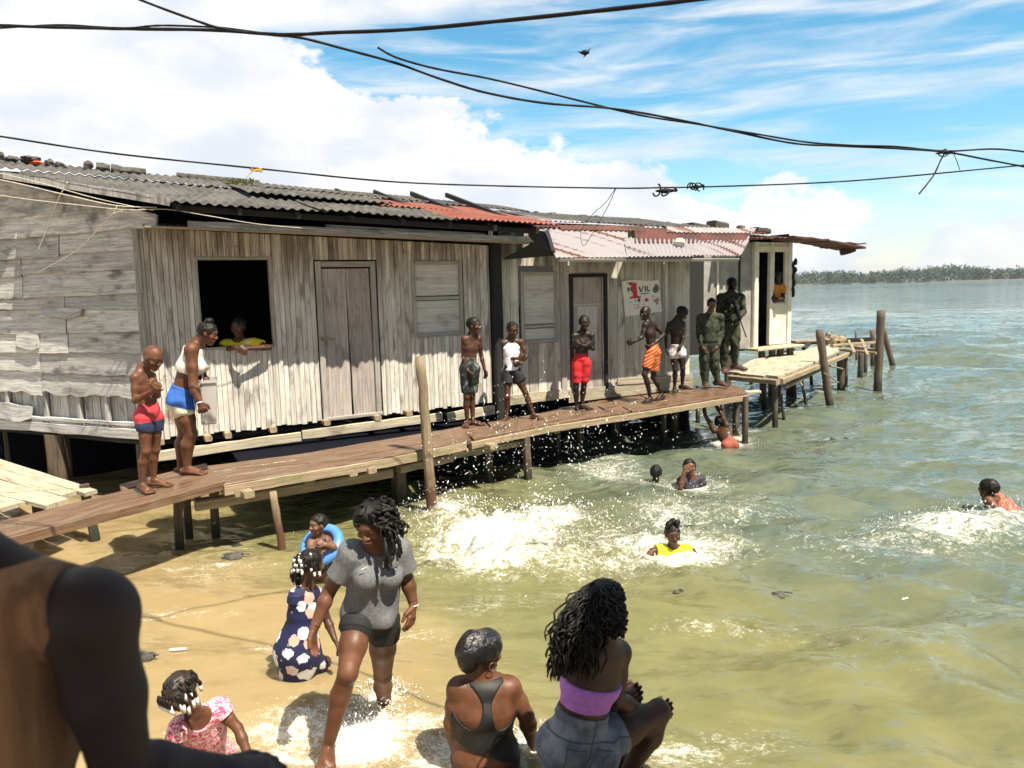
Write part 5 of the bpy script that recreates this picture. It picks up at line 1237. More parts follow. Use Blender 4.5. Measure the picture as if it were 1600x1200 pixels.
# the tub she holds
mt, t, b = newmat('cloudy_plastic'); b.inputs['Base Color'].default_value = (.62, .60, .60, 1); b.inputs['Roughness'].default_value = .3; b.inputs['Transmission Weight'].default_value = .35
c = aty(326, 626, 8.05); TB = thing('plastic_tub', 'cloudy white plastic tub held upright beside the woman in the halter top', 'tub', tuple(c))
def rr_(hx, hy, r, n=5): return [(sx * (hx - r) + r * cos(a), sy * (hy - r) + r * sin(a)) for sx, sy, a0 in ((1, 1, 0), (-1, 1, pi / 2), (-1, -1, pi), (1, -1, 1.5 * pi)) for a in np.linspace(a0, a0 + pi / 2, n)]
ex, ey, ez = V3(.93, .35, 0), V3(-.35, .93, 0), V3(.05, 0, 1)
mb = MB(); mb.loft([[c + ex * x * k + ey * y * k + ez * z for x, y in rr_(.085, .16, .03)] for z, k in ((-.235, .82), (-.22, .9), (.0, .96), (.205, 1.0), (.205, 1.10), (.235, 1.10), (.235, 1.0), (-.20, .86))], [0, .02, .2, .4, .42, .44, .46, .9], mi=0); mb.build('tub', mt, TB, smooth=False)
mb = MB(); mb.tube([c + ez * .22 - ex * .06 + ey * .1, c + ez * .30 - ex * .05, c + ez * .22 - ex * .06 - ey * .1], .008, 6); mb.build('handle', M['bead'], TB, smooth=True)

f = Fig('boy in yellow shirt resting folded arms on the sill of the big open window', 9.90, 1.52,
        dict(hd=(372.5, 512, .0), nk=(373, 532, .10), sa=(355, 538, .10), sb=(396, 536, .10), ea=(343, 547, .02), wa=(368, 543, -.22), fa=(380, 543, -.24), eb=(421, 543, .0), wb=(388, 544, -.20), fb=(374, 549, -.27), pv=(374, 590, .22)),
        front=(-.05, -1, 0), face=(-.15, -.95, -.2), skin='mid', hs=.16, lm=.95, curl=(.6, 1.0), h=.008)
f.top([cm('yellow_shirt', (.78, .62, .03), (.70, .52, .02)), cm('pale_yellow_panel', (.80, .74, .42))], .014, -.05, .55, .052, name='shirt', mfun=lambda C_: (((C_ - f.j['sb']) @ f.side > -.09) & ((C_ - f.j['sb']) @ f.side < -.03)))
f.shorts(cm('grey_shorts', (.1, .1, .12)), (.5, .5)); f.cap(th=.012, line=.05)

f = Fig('bare chested boy in long dark patterned shorts turning his head, beside the dark corner post', 10.55, 1.50,
        dict(hd=(741, 509), nk=(737, 524.5, .03), sa=(725.5, 530, -.02), sb=(748, 529, .06), ea=(724, 556, .0), wa=(731, 579, -.08), fa=(737, 591, -.10), eb=(752, 556, .12), wb=(757, 577, .08), fb=(761, 592, .06), pv=(733, 570, .02), ha=(728, 577), hb=(740, 577, .04),
             ka=(729, 620, -.03), kb=(738, 619, .05), aa=(730, 660, .0), ab=(739, 659, .06), ta=(727, 667, -.16), tb=(752, 664, -.02)),
        front=(.55, -.83, 0), face=(.93, -.32, .0), skin='mid', hs=.150, lm=.80, tm=.84, curl=(.4, .5), h=.008)
f.shorts(cm('dark_print_shorts', (.006, .010, .012), (.13, .155, .14), 9, lo=.36, hi=.48), (.86, .86), .004, .07, 'shorts'); f.cap(th=.03, line=.04)
f = Fig('boy in white vest and black shorts with legs wide apart, arms folded at the waist', 11.0, 1.42,
        dict(hd=(801, 515.5), nk=(798, 531, .03), sa=(786.5, 536, -.02), sb=(814, 534.5, .02), ea=(787, 561, .02), wa=(809, 560, -.12), fa=(818, 558, -.10), eb=(823, 556, .0), wb=(814, 568, -.09), fb=(805, 571, -.12), pv=(799, 577, .0), ha=(792, 584), hb=(807, 584),
             ka=(793, 620, -.05), kb=(821, 614, -.02), aa=(792, 652, .0), ab=(834, 648, -.02), ta=(787, 661, -.14), tb=(846, 657, -.10)),
        front=(.22, -.97, 0), face=(.45, -.85, -.28), skin='mid', hs=.158, lm=.84, tm=.90, curl=(.4, .9), h=.008)
f.top(cm('white_vest', (.80, .77, .84)), .010, -.012, None, .046, name='vest', carve_arm=.036, neckdrop=.02); f.shorts(cm('black_shorts', (.004, .0045, .008), (.02, .02, .03), 9, lo=.45, hi=.55), (.40, .40), .02, .05); f.cap(th=.012, line=.12)
f = Fig('bare chested boy in bright red shorts with crossed arms in front of a door', 11.62, 1.47,
        dict(hd=(913, 504.5), nk=(911, 519.5, .03), sa=(897, 525, .0), sb=(924.5, 524, .0), ea=(895, 543, -.04), wa=(915, 540.5, -.14), fa=(925, 537, -.12), eb=(926.5, 545, -.03), wb=(905, 538, -.17), fb=(896, 534, -.13), pv=(908, 561), ha=(902, 568), hb=(915, 568),
             ka=(900, 606, -.03), kb=(912, 604, .02), aa=(901, 637), ab=(909, 634, .04), ta=(905, 647, -.16), tb=(926, 641, -.06)),
        front=(.15, -.98, 0), face=(.05, -.98, -.1), skin='deep', hs=.155, lm=.85, tm=.88, curl=(.5, .7), h=.008)
f.shorts(cm('red_shorts', (.62, .015, .025), (.44, .01, .02), 10), (.80, .80), .006, .055); f.cap(th=.012, line=.08)
f = Fig('boy in orange striped shorts stepping along the boardwalk, looking back over one arm', 12.05, 1.50,
        dict(hd=(1008, 489), nk=(1013, 503, .03), sa=(1008, 508, -.08), sb=(1023, 508, .09), ea=(1003, 527, -.14), wa=(993, 533, -.18), fa=(986, 535, -.20), eb=(1037, 523, .08), wb=(1020, 539, -.05), fb=(1012, 543, -.08), pv=(1020, 546, .02), ha=(1017, 553, -.05), hb=(1023, 553, .06),
             ka=(1007, 585, -.14), kb=(1021, 590, .08), aa=(1016, 622, -.04), ab=(1034, 616, .14), ta=(1006, 631, -.16), tb=(1028, 626, .06)),
        front=(-.75, -.6, 0), face=(-.75, -.65, -.05), skin='deep', hs=.146, lm=.82, tm=.82, curl=(.4, .8), h=.008)
mo, t, b = newmat('orange_stripes'); oc = t.add('ShaderNodeTexCoord').outputs['Object']; wv = t.add('ShaderNodeTexWave', wave_type='BANDS', bands_direction='Z'); t.l.new(t.mapping(oc, rot=(0, .5, 0)), wv.inputs['Vector']); wv.inputs['Scale'].default_value = 7; wv.inputs['Distortion'].default_value = 3
t.l.new(t.mix(t.ramp(wv.outputs['Fac'], .4, .6), (.55, .22, .05), (.36, .025, .02)), b.inputs['Base Color']); b.inputs['Roughness'].default_value = .8
f.shorts(mo, (.72, .72), .010, .06)
f = Fig('boy in white swim trunks leaning over to look down, last before the two soldiers', 12.85, 1.46,
        dict(hd=(1065.5, 490, -.06), nk=(1057, 501, .0), sa=(1046, 507, .03), sb=(1067, 506, -.02), ea=(1040.5, 524, .08), wa=(1041, 545, .02), fa=(1043, 557, .0), eb=(1068.5, 523, -.04), wb=(1064.5, 539, -.10), fb=(1061, 549, -.12), pv=(1057, 544, .04), ha=(1052, 551, .03), hb=(1064, 550, .03),
             ka=(1055, 578, -.02), kb=(1067, 576, .0), aa=(1054, 606, .03), ab=(1066, 603, .06), ta=(1055, 614, -.12), tb=(1079, 609, -.04)),
        front=(.35, -.93, 0), face=(.65, -.45, -.6), skin='deep', hs=.152, lm=.82, tm=.85, curl=(.4, .5), h=.008)
f.shorts(cm('white_trunks', (.62, .56, .58), (.15, .12, .16), 13, lo=.40, hi=.50), (.22, .22), .006, .05, 'swim_trunks'); f.cap(th=.04, line=.02)

# soldiers
camo, t, b = newmat('camouflage'); oc = t.add('ShaderNodeTexCoord').outputs['Object']; n1 = t.noise(oc, 13, 4, .6); n2 = t.noise(t.mapping(oc, (5, 3, 1)), 17, 4, .6)
t.l.new(t.mix(t.ramp(n2, .54, .56), t.mix(t.ramp(n1, .47, .50), (.022, .032, .016), (.045, .054, .026)), (.009, .011, .008)), b.inputs['Base Color']); b.inputs['Roughness'].default_value = .85
M['boot'] = plain('brown_boot', (.07, .035, .022), .5)
def soldier(f, cap):
    H = f.H
    it = [(p.infl(.011), k) for p, k in f.get('torso', 'hip', 'shoulder', 'arma', 'armb', 'forea', 'foreb')]
    hands = [(Ell(f.j['w' + q] + unit(f.j['w' + q] - f.j['e' + q]) * .075, (.062,) * 3), .006) for q in 'ab']
    f.cloth('jacket', camo, it, [(f.j['pv'] - f.up * .03 * H, -f.up)], hands + [(Ell(f.j['nk'] + f.up * .02 * H, (.06, .06, .06)), .006)], wr=(.005, 34, 8))
    it = [(p.infl(.016), k) for p, k in f.get('hip')]
    for q in 'ab': it += [(p.infl(.020), k) for p, k in f.get('leg' + q)] + [(p.infl(.020), k) for p, k in f.get('shin' + q)]
    zc = max(f.j['aa'][2], f.j['ab'][2]) - .0
    f.cloth('trousers', camo, it, [(f.j['pv'] + f.up * .06 * H, f.up)], carve=[(Ell(f.j['a' + q] - V3(0, 0, .09), (.14, .14, .10)), .01) for q in 'ab'], wr=(.007, 38, 4))
    for q in 'ab': f.cloth('boot', M['boot'], [(p.infl(.009), .012) for p, k in f.get('foot' + q)] + [(Cone(f.j['a' + q], f.j['a' + q] + (f.j['k' + q] - f.j['a' + q]) * .3, .045, .048, True), .012)])
    f.cloth('belt', M['cable'], [(p.infl(.026), k) for p, k in f.get('hip')], [(f.j['pv'] + f.up * .065 * H, f.up), (f.j['pv'] + f.up * .035 * H, -f.up)])
    if cap: f.cap(th=.02, line=.05)
f = Fig('shorter soldier in camouflage standing with arms at the sides on the end of the boardwalk', 13.35, 1.66,
        dict(hd=(1112, 476), nk=(1110.5, 490, .03), sa=(1095, 497, .0), sb=(1125, 496, .0), ea=(1092, 520, .04), wa=(1097, 541, -.06), fa=(1100, 552, -.08), eb=(1127, 519, .04), wb=(1122, 540, -.08), fb=(1117, 549, -.10), pv=(1108, 541), ha=(1102, 548), hb=(1114, 548),
             ka=(1100.5, 573), kb=(1117, 571, -.02), aa=(1102, 599, .02), ab=(1121, 595, .02), ta=(1107, 606, -.18), tb=(1132, 603, -.08)),
        front=(.15, -.98, 0), face=(-.1, -.98, -.05), skin='tan', hs=.135, lm=1.0, tm=1.05, curl=(.6, .6), h=.010)
soldier(f, True)
f = Fig('taller dark soldier in camouflage holding a rifle, standing on the pier planks', 14.6, 1.80,
        dict(hd=(1144, 443.5), nk=(1142, 458, .03), sa=(1126.5, 465, .0), sb=(1158, 465, .02), ea=(1123, 489, .02), wa=(1141, 489, -.22), fa=(1149, 486, -.24), eb=(1162, 487, .0), wb=(1155, 497, -.18), fb=(1152, 505, -.2), pv=(1140, 509), ha=(1134, 517), hb=(1147, 516),
             ka=(1131, 547, -.02), kb=(1148, 543, -.06), aa=(1131, 575, .0), ab=(1148.5, 571, .02), ta=(1134, 583, -.2), tb=(1163, 578, -.08)),
        front=(.3, -.95, 0), face=(.45, -.88, -.02), skin='deep', hs=.132, lm=1.0, tm=1.05, curl=(1.0, 1.0), h=.010)
soldier(f, True)
a, b_ = aty(1146, 470, 14.32), aty(1163, 518, 14.34); ax = unit(b_ - a); RF = thing('rifle', 'black rifle slung muzzle down across the chest of the taller soldier', 'rifle', tuple((a + b_) / 2)); L_ = np.linalg.norm(b_ - a)
mb = MB(); mb.plank(a + ax * L_ * .28, a + ax * L_ * .62, .05, .07, (0, -1, .3)); mb.build('receiver', M['cable'], RF)
mb = MB(); mb.tube([a + ax * L_ * .6, b_ + ax * .12], .011, 8); mb.build('barrel', M['cable'], RF)
mb = MB(); mb.plank(a, a + ax * L_ * .3, .04, .10, (0, -1, .3), w2=.035, h2=.05); mb.build('stock', M['cable'], RF)
mb = MB(); mb.plank(a + ax * L_ * .5, a + ax * L_ * .55 + V3(-.09, -.02, -.05), .03, .05, (0, 1, 0)); mb.build('magazine', M['cable'], RF)
mb = MB(); mb.tube([a + ax * .1, f.j['sb'] + V3(-.02, -.08, .06), f.j['nk'] + V3(.0, .07, .03), f.j['sa'] + V3(.05, -.06, .02), a + ax * L_ * .62], .012, 6); mb.build('sling', M['cable'], RF, smooth=True)

wy = WQ(1215, 455)[1]
f = Fig('person in an orange top leaning out of the window of the white house', wy - .05, 1.6,
        dict(hd=(1217, 432, .05), nk=(1216, 444, .12), sa=(1207, 449, .10), sb=(1222, 449, .14), ea=(1207, 466, -.10), wa=(1217, 468, -.18), fa=(1221, 469, -.18), eb=(1224, 466, .0), wb=(1217, 470, -.16), fb=(1212, 470, -.16), pv=(1216, 486, .3)),
        front=(-.1, -1, 0), face=(-.5, -.85, -.1), skin='deep', hs=.14, h=.012, gaze=False)
f.top(cm('orange_top', (.62, .24, .03)), .02, -.05, .6, .05, name='shirt'); f.cap(th=.03, line=.05)
# ================================================================== PEOPLE IN AND BY THE WATER
def tubehair(name, strands, mat, parent, r=.006, n=5):
    mb = MB()
    for st in strands: mb.tube(st, [r * random.uniform(.85, 1.15)] * (len(st) - 1) + [r * .5], n)
    return mb.build(name, mat, parent, smooth=True)
def beads(bd, parent):
    for pts, r in bd[:60]: mb = MB(); mb.tube(pts, r, 8); mb.build('hair_bead', M['bead'], parent, smooth=True)
def braid(p0, p1, sag=(0, 0, 0), wob=.008, n=7):
    p0, p1 = np.array(p0), np.array(p1); ph = random.random() * 6
    return [p0 + (p1 - p0) * k / n + np.array(sag) * sin(pi * k / n) + V3(sin(k * 1.9 + ph), cos(k * 2.3 + ph), 0) * wob for k in range(n + 1)]
# ---- child hanging from the edge
e1, e2 = dk(1098, 626), dk(1113, 623)
f = Fig('wet child hanging by both hands from the far edge of the boardwalk', 12.35, 1.40,
        dict(hd=(1124, 661, -.02), nk=(1128, 671, -.08), sa=(1116, 673, -.05), sb=(1135, 664, -.12), ea=(1102, 649, -.02), wa=(1098.5, 628, .08), fa=(1098, 620, .12), eb=(1126, 645, -.08), wb=(1114, 627, .06), fb=(1112, 619, .10), pv=(1141, 696, -.30), ka=(1139, 715, -.1), kb=(1148, 716, -.15), aa=(1140, 735, .0), ab=(1148, 735, .0)),
        front=(-.4, .9, -.3), face=(-.2, .95, -.1), hup=(-.1, 0, 1), skin='mid', hs=.15, lm=.9, curl=(1.1, 1.1), h=.009, gaze=False)
f.cap(th=.05, line=.1); f.cloth('red_rash_top', cm('coral_cloth', (.30, .075, .05)), [(p.infl(.008), k) for p, k in f.get('hip')], [(f.j['pv'] + f.up * .13 * 1.4, f.up)])
# ---- swimmers
f = Fig('dark wet head of a swimmer facing away beside a child holding the face', 10.2, 1.40, dict(hd=(1025, 739), nk=(1024, 760, .02), sa=(1011, 763, -.03), sb=(1036, 768, .05)), front=(.2, .97, 0), face=(.25, .95, .05), skin='deep', hs=.155, gaze=False, loc=tuple(atz(1025, 745, 0)))
f.cap(th=.035, line=-.3, back=-.45)
f = Fig('child in dark shirt standing chest deep with one hand pressed to the face', 9.9, 1.40,
        dict(hd=(1077.5, 731), nk=(1079, 746, .03), sa=(1066, 751, -.04), sb=(1095, 750, .05), ea=(1063, 762, -.20), wa=(1068, 740, -.19), fa=(1073, 727, -.16), eb=(1102, 765, .0), wb=(1098, 780, -.1)), front=(-.1, -1, 0), face=(-.05, -.95, .25), skin='brown', hs=.16, curl=(.25, .5), h=.0085, loc=tuple(atz(1079, 757, 0)))
f.top(cm('dark_wet_shirt', (.02, .022, .035), (.05, .04, .06), 12), .01, -.02, .5, .058, name='shirt'); f.cap(th=.05, line=.12)
f = Fig('smiling child in bright yellow shirt, hair in a tuft, neck deep in water', 7.3, 1.25,
        dict(hd=(1051, 836), nk=(1052, 855, .03), sa=(1036, 861, .0), sb=(1068, 861, .0), ea=(1020, 861, -.02), wa=(1008, 874, -.1), eb=(1082, 861, .02), wb=(1090, 876, -.1)), front=(.1, -1, 0), face=(.05, -.98, .0), skin='mid', hs=.165, h=.007, loc=tuple(atz(1052, 862, 0)))
f.top(cm('bright_yellow', (.74, .72, .015), (.60, .56, .01)), .016, -.02, .7, .055, name='shirt'); f.cap(th=.04, line=.12)
mb = MB()
for k in range(9): mb.ball(f.L(random.uniform(-.22, .22), random.uniform(-.2, .12), .50 + random.uniform(0, .16)), .034, 8, 6, .2)
mb.build('hair_tuft', M['hair'], f.root, smooth=True)
f = Fig('swimmer with wet braids and coral top turning away at the right edge', 8.5, 1.45,
        dict(hd=(1544, 764), nk=(1553, 779, .03), sa=(1545, 783, -.10), sb=(1567, 782, .10), ea=(1560, 798, -.2), wa=(1590, 810, -.2), fa=(1606, 811, -.2), eb=(1580, 800, .1), wb=(1570, 812, .0), pv=(1590, 812, .1)), front=(-.5, .8, -.3), face=(-.55, .83, .05), hup=(-.15, 0, 1), skin='brown', hs=.155, gaze=False, h=.008, loc=tuple(atz(1560, 797, 0)))
f.cap(th=.05, line=-.25, back=-.42); f.top(cm('coral_top', (.60, .12, .07)), .012, .05, None, .05, name='top', carve_arm=.05)
mb = MB(); mb.tube([f.L(-.45, .0, -.15), f.L(-.50, .0, -.32), f.L(-.60, 0, -.48)], .008, 6); mb.tube([f.L(0, .1, .42), f.L(.15, .0, .44), f.L(.36, -.05, .25)], .012, 6, mi=1); mb.build('hair_tie', [M['hair'], cm('red_tie', (.4, .03, .03))], f.root, smooth=True)
# ---- toddler in the float
Yb = 6.75
f = Fig('toddler looking left, held up by a blue inflatable ring', Yb, .98,
        dict(hd=(497, 820), nk=(500, 839, .03), sa=(488, 845, .0), sb=(511, 845, .05), ea=(484, 857, -.08), wa=(495, 858, -.14), fa=(505, 858, -.15), eb=(523, 856, -.05), wb=(509, 851, -.15), fb=(500, 847, -.17), pv=(504, 890, .05)), front=(-.45, -.88, 0), face=(-.72, -.66, .02), skin='tan', hs=.19, h=.006, curl=(.6, .6), tm=1.2, lm=1.15, loc=tuple(atz(503, 884, 0)))
f.cap(th=.03, line=.16)
f.top(cm('dark_print_top', (.015, .015, .03), (.2, .16, .14), 22, lo=.38, hi=.48), .008, -.02, None, .055, name='top', carve_arm=.045)
ctr = aty(503, 852, Yb + .05); RG = thing('swim_ring', 'blue inflatable swim ring around the toddler, light outside and navy inside', 'swim ring', tuple(ctr))
ax = unit(V3(-.15, -.60, .72)); e1 = unit(np.cross(ax, V3(0, 0, 1))); e2 = np.cross(e1, ax); e2 = e2 if e2[2] > 0 else -e2
mb = MB(); mb.tube([ctr + e1 * cos(a) * .155 + e2 * (sin(a) * .17 + .0) for a in np.linspace(0, 2 * pi, 33)], .050, 14); mb.build('tube', [plain('ring_blue', (.10, .28, .62), .3, (.07, .22, .55), 5)], RG, smooth=True)
mb = MB(); mb.tube([ctr + e1 * cos(a) * .118 + e2 * sin(a) * .132 + ax * .014 for a in np.linspace(0, 2 * pi, 33)], .026, 10); mb.build('inner_band', [plain('ring_navy', (.012, .014, .05), .35)], RG, smooth=True)

# ---- girl in the flowered dress
f = Fig('girl in navy flowered dress crouching in the shallows, white beads in her braids', 4.95, 1.18,
        dict(hd=(486, 882), nk=(480, 917, .0), sa=(463, 929, -.06), sb=(499, 932, .08), ea=(462, 972, -.08), wa=(478, 1002, -.04), eb=(511, 968, .08), wb=(523, 999, .0), fb=(530, 1014, -.02), pv=(466, 1018, -.02), ka=(497, 1030, .10), kb=(508, 1034, .16), aa=(470, 1075, .0), ab=(478, 1078, .1)),
        front=(.75, .55, 0), face=(.80, .45, -.12), skin='mid', hs=.165, lm=.95, tm=1.05, h=.006, gaze=False, neck=.9, loc=tuple(atz(470, 1072, 0)))
md, t, b = newmat('navy_flower_cloth'); oc = t.add('ShaderNodeTexCoord').outputs['Object']; nz = t.noise(oc, 26, 3, .6); vd = t.add('ShaderNodeTexVoronoi'); vd.inputs['Scale'].default_value = 10.5
t.l.new(t.vmath('ADD', oc, t.vmath('SCALE', t.add('ShaderNodeTexNoise').outputs['Color'])), vd.inputs['Vector']) if False else t.l.new(oc, vd.inputs['Vector'])
dd = t.math('ADD', vd.outputs['Distance'], t.math('MULTIPLY', t.math('SUBTRACT', nz, .5), .42)); cs = t.add('ShaderNodeSeparateColor'); t.l.new(vd.outputs['Color'], cs.inputs[0])
fl = t.mix(t.ramp(cs.outputs[0], .62, .7), (.66, .66, .70), (.62, .36, .30)); c = t.mix(t.ramp(dd, .47, .41), (.006, .010, .060), fl); c = t.mix(t.ramp(dd, .12, .06), c, (.45, .27, .06))
leaf = t.voronoi(t.mapping(oc, (3, 1, 2)), 13); c = t.mix(t.math('MULTIPLY', t.ramp(leaf, .20, .14), t.ramp(dd, .47, .52)), c, (.25, .27, .32)); t.l.new(c, b.inputs['Base Color']); b.inputs['Roughness'].default_value = .75
H_ = 1.18; pv = f.j['pv']; hem = aty(470, 1078, 4.95)
it = [(p.infl(.012), k) for p, k in f.get('torso')] + [(p.infl(.012), k) for p, k in f.get('hip', 'shoulder')] + [(Cone(f.j['nk'] - f.up * .25 * H_, pv + V3(-.01, 0, .02), .115, .150), .03), (Cone(pv, aty(465, 1050, 4.95), .145, .125), .03), (Cone(pv + V3(.02, 0, -.0), aty(500, 1040, 5.02), .11, .06), .03)]
for q in 'ab': it.append((Cone(f.j['s' + q], f.j['s' + q] + (f.j['e' + q] - f.j['s' + q]) * .28, .055, .060, True), .015))
f.cloth('flowered_dress', md, it, [(V3(0, 0, -.06), (0, 0, -1))], [(Ell(f.j['nk'] + f.up * .015, (.065, .06, .06), f.side, f.fr), .008)], wr=(.004, 26, 9), h=.006)
f.cap(th=.03, line=.06, back=-.40)
st = []; bd = []
for k in range(46):
    a = random.uniform(-2.9, 2.9); z0 = random.uniform(.05, .46); r0 = sqrt(max(.05, 1 - ((z0 - .14) / .37) ** 2)) if z0 > .14 else 1
    p0 = f.L(.36 * sin(a) * r0, -.07 - .44 * cos(a) * r0 * .98, z0)
    if abs(a) > 2.3 and z0 < .3: continue
    p1 = p0 + (p0 - f.hd) * .22 - V3(0, 0, random.uniform(.02, .085)) - f.face * .01; b_ = braid(p0, p1, V3(0, 0, .006), .003, 5); st.append(b_); bd.append(([b_[-2], b_[-1], b_[-1] - V3(0, 0, .012)], .0085))
for k in range(8):
    p0 = f.L(random.uniform(-.33, .1), random.uniform(-.48, -.25), -.1); p1 = p0 + V3(random.uniform(-.03, .02), 0, random.uniform(-.14, -.07)); b_ = braid(p0, p1, V3(-.01, 0, 0), .003, 5); st.append(b_); bd.append(([b_[-2], b_[-1]], .008))
tubehair('braids', st, M['hair'], f.root, .010, 6); beads(bd, f.root)

# ---- girl wading towards the viewer
Yh = 4.15
f = Fig('girl in knotted grey T-shirt and black shorts wading out of the water, smiling down', Yh, 1.60,
        dict(hd=(580, 820, -.06), nk=(588, 853, .0), sa=(551, 866, -.03), sb=(617, 860, .06), ea=(514, 924, -.02), wa=(491, 981, -.12), fa=(487, 1010, -.15), eb=(636, 905, .10), wb=(646, 944, .06), fb=(643, 968, .03), pv=(580, 962, .03), ha=(560, 968, -.02), hb=(598, 970, .06),
             ka=(543, 1052, -.22), kb=(598, 1055, .22), aa=(512, 1170, -.20), ab=(603, 1118, .62), ta=(508, 1200, -.36), tb=(600, 1135, .55)),
        front=(-.12, -.99, 0), face=(-.30, -.86, -.42), hup=(-.10, 0, 1), skin='brown', hs=.138, lm=.97, tm=.92, female=True, curl=(.45, .35), h=.0052, palm=(V3(.8, -.2, 0), V3(-.9, .3, 0)), loc=tuple(V3(-1.0, 4.0, 0)))
mg = clothmat('grey_marl_cloth', (.15, .155, .165), (.105, .11, .12), 60, .85)
H_ = 1.6
it_extra = [(Flat(f.j['nk'] - f.up * .16 * H_, f.j['pv'] + f.up * .02 * H_, f.side, .150, .108, .150, .118), .03), (Cone(f.j['pv'] + f.up * .05 + f.fr * .02, aty(600, 968, Yh - .02), .10, .060), .03)]
f.top(mg, .016, -.018, .64, .055, name='t_shirt', wr=(.009, 19, 12, (1.2, 1, .5)), hemn=unit(V3(-.12, 0, -1)), extra=it_extra)
f.shorts(cm('black_shorts_cloth', (.004, .004, .006), (.012, .012, .015), 60, lo=.6, hi=.7), (.20, .24), .008, .06, 'shorts')
def bq2(px, py, dy): return aty(px, py, Yh + dy)
pc = aty(615, 880, Yh - .06)
f.cloth('shirt_pocket', clothmat('pocket_cloth', (.16, .165, .17), (.05, .05, .055), 90), [(Flat(aty(613, 871, Yh - .105), aty(616, 885, Yh - .118), V3(1, 0.3, 0), .030, .010, .027, .010), .004)], h=.005)
f.cloth('chest_mark', M['bead'], [(Cone(aty(561, 893, Yh - .150), aty(566, 890, Yh - .158), .002, .0035), .002), (Cone(aty(566, 890, Yh - .158), aty(575, 884.5, Yh - .160), .0035, .0015), .002)], h=.002)
f.cap(th=.03, line=.16, back=-.42)
st = []; hd = f.hd
for k in range(75):                                               # thin dreadlocks gathered over to one side, a few hanging loose
    a = random.uniform(-2.6, 2.6); z0 = random.uniform(.1, .5); r0 = sqrt(max(.02, 1 - ((z0 - .14) / .40) ** 2))
    p0 = f.L(.345 * sin(a) * r0, -.06 - .43 * cos(a) * r0, z0)
    if k < 45: p1 = f.L(-.42 + random.uniform(-.12, .06), -.15 + random.uniform(-.2, .15), random.uniform(-.35, .15)); st.append(braid(p0, p1, (p0 - hd) * .30 - f.hr * .03, .006, 9))
    else: st.append(braid(p0, p0 + (p0 - hd) * .25 - f.hr * .05 + V3(0, 0, random.uniform(-.06, .02)), (p0 - hd) * .12, .006, 6))
for k in range(16): p0 = f.L(-.40 + random.uniform(-.1, .05), -.1 + random.uniform(-.15, .2), random.uniform(-.15, .2)); st.append(braid(p0, p0 + V3(random.uniform(-.02, .07), random.uniform(-.05, .0), random.uniform(-.20, -.06)), f.hr * -.025, .007, 8))
for x, y in ((603, 884), (606, 893), (600, 890)): p0 = f.L(-.36, .12, -.1); st.append(braid(p0, aty(x, y, Yh - .16), V3(.02, -.05, .0), .003, 9))
for k in range(4): c = f.L(-.66 - .06 * k, -.1, -.10 - .10 * (k % 2)); st.append([c + V3(cos(a) * .020, 0, sin(a) * .024) for a in np.linspace(0, 5.8, 9)])
for k in range(60):
    a = -1.5 + 3.0 * k / 59; row = [f.L(.375 * sin(a) * cos(b_) , -.06 - .44 * -sin(b_) * 1.0, .14 + .40 * cos(a) * cos(b_)) for b_ in np.linspace(-1.15, .95, 9)]; st.append([q + V3(0, 0, random.uniform(-.003, .003)) for q in row])
tubehair('dreadlocks', st, M['hair'], f.root, .0085, 6)
mb = MB()
for j, r_, dz in (('wa', .027, .012), ('wb', .027, .02), ('wb', .026, -.012)):
    d_ = unit(f.j[j] - f.j['e' + j[1]]); u1 = unit(np.cross(d_, V3(0, 1, .2))); u2 = np.cross(d_, u1); c = f.j[j] - d_ * dz; mb.tube([c + u1 * cos(a) * r_ + u2 * sin(a) * r_ for a in np.linspace(0, 6.28, 14)], .004, 6, mi=1 if dz == -.012 else 0)
mb.build('wristbands', [cm('dark_band', (.03, .02, .02)), M['bead']], f.root, smooth=True)
mb = MB()
for k in range(7): c = f.L((k - 3) * .026, .385 - .006 * abs(k - 3), -.248); mb.ball(c, (.0042, .003, .0045), 6, 5)
mb.build('teeth', M['bead'], f.root, smooth=True)

# ---- small girl in pink, bending over
Yp = 3.75
f = Fig('small girl in pink patterned dress bending down, long white beads in her hair', Yp, 1.10,
        dict(hd=(283, 1082, -.12), nk=(308, 1118, .0), sa=(280, 1134, -.06), sb=(341, 1106, .10), ea=(272, 1175, -.06), wa=(272, 1215, -.12), eb=(372, 1138, .08), wb=(392, 1190, .0), pv=(335, 1185, .30), ka=(300, 1250, .10), kb=(345, 1250, .2), aa=(300, 1310, .3), ab=(345, 1310, .35)),
        front=(-.45, -.72, -.5), face=(-.42, -.66, -.62), hup=(-.2, -.3, 1), skin='brown', hs=.175, lm=1.0, tm=1.05, h=.0055, loc=tuple(V3(-1.5, 3.9, 0)))
mp, t, b = newmat('pink_print_cloth'); oc = t.add('ShaderNodeTexCoord').outputs['Object']; n1 = t.noise(oc, 42, 4, .65, 1.5); t.l.new(t.mix(t.ramp(n1, .44, .56), (.50, .05, .14), (.74, .55, .58)), b.inputs['Base Color']); b.inputs['Roughness'].default_value = .8
f.top(mp, .014, -.14, .42, .062, name='dress', wr=(.004, 40, 3), flare=.05, neckdrop=.015)
f.cap(th=.03, line=.10, back=-.42, mat=plain('brown_braids', (.035, .02, .013), .5, (.012, .009, .008), 60, .006))
st = []; bd = []
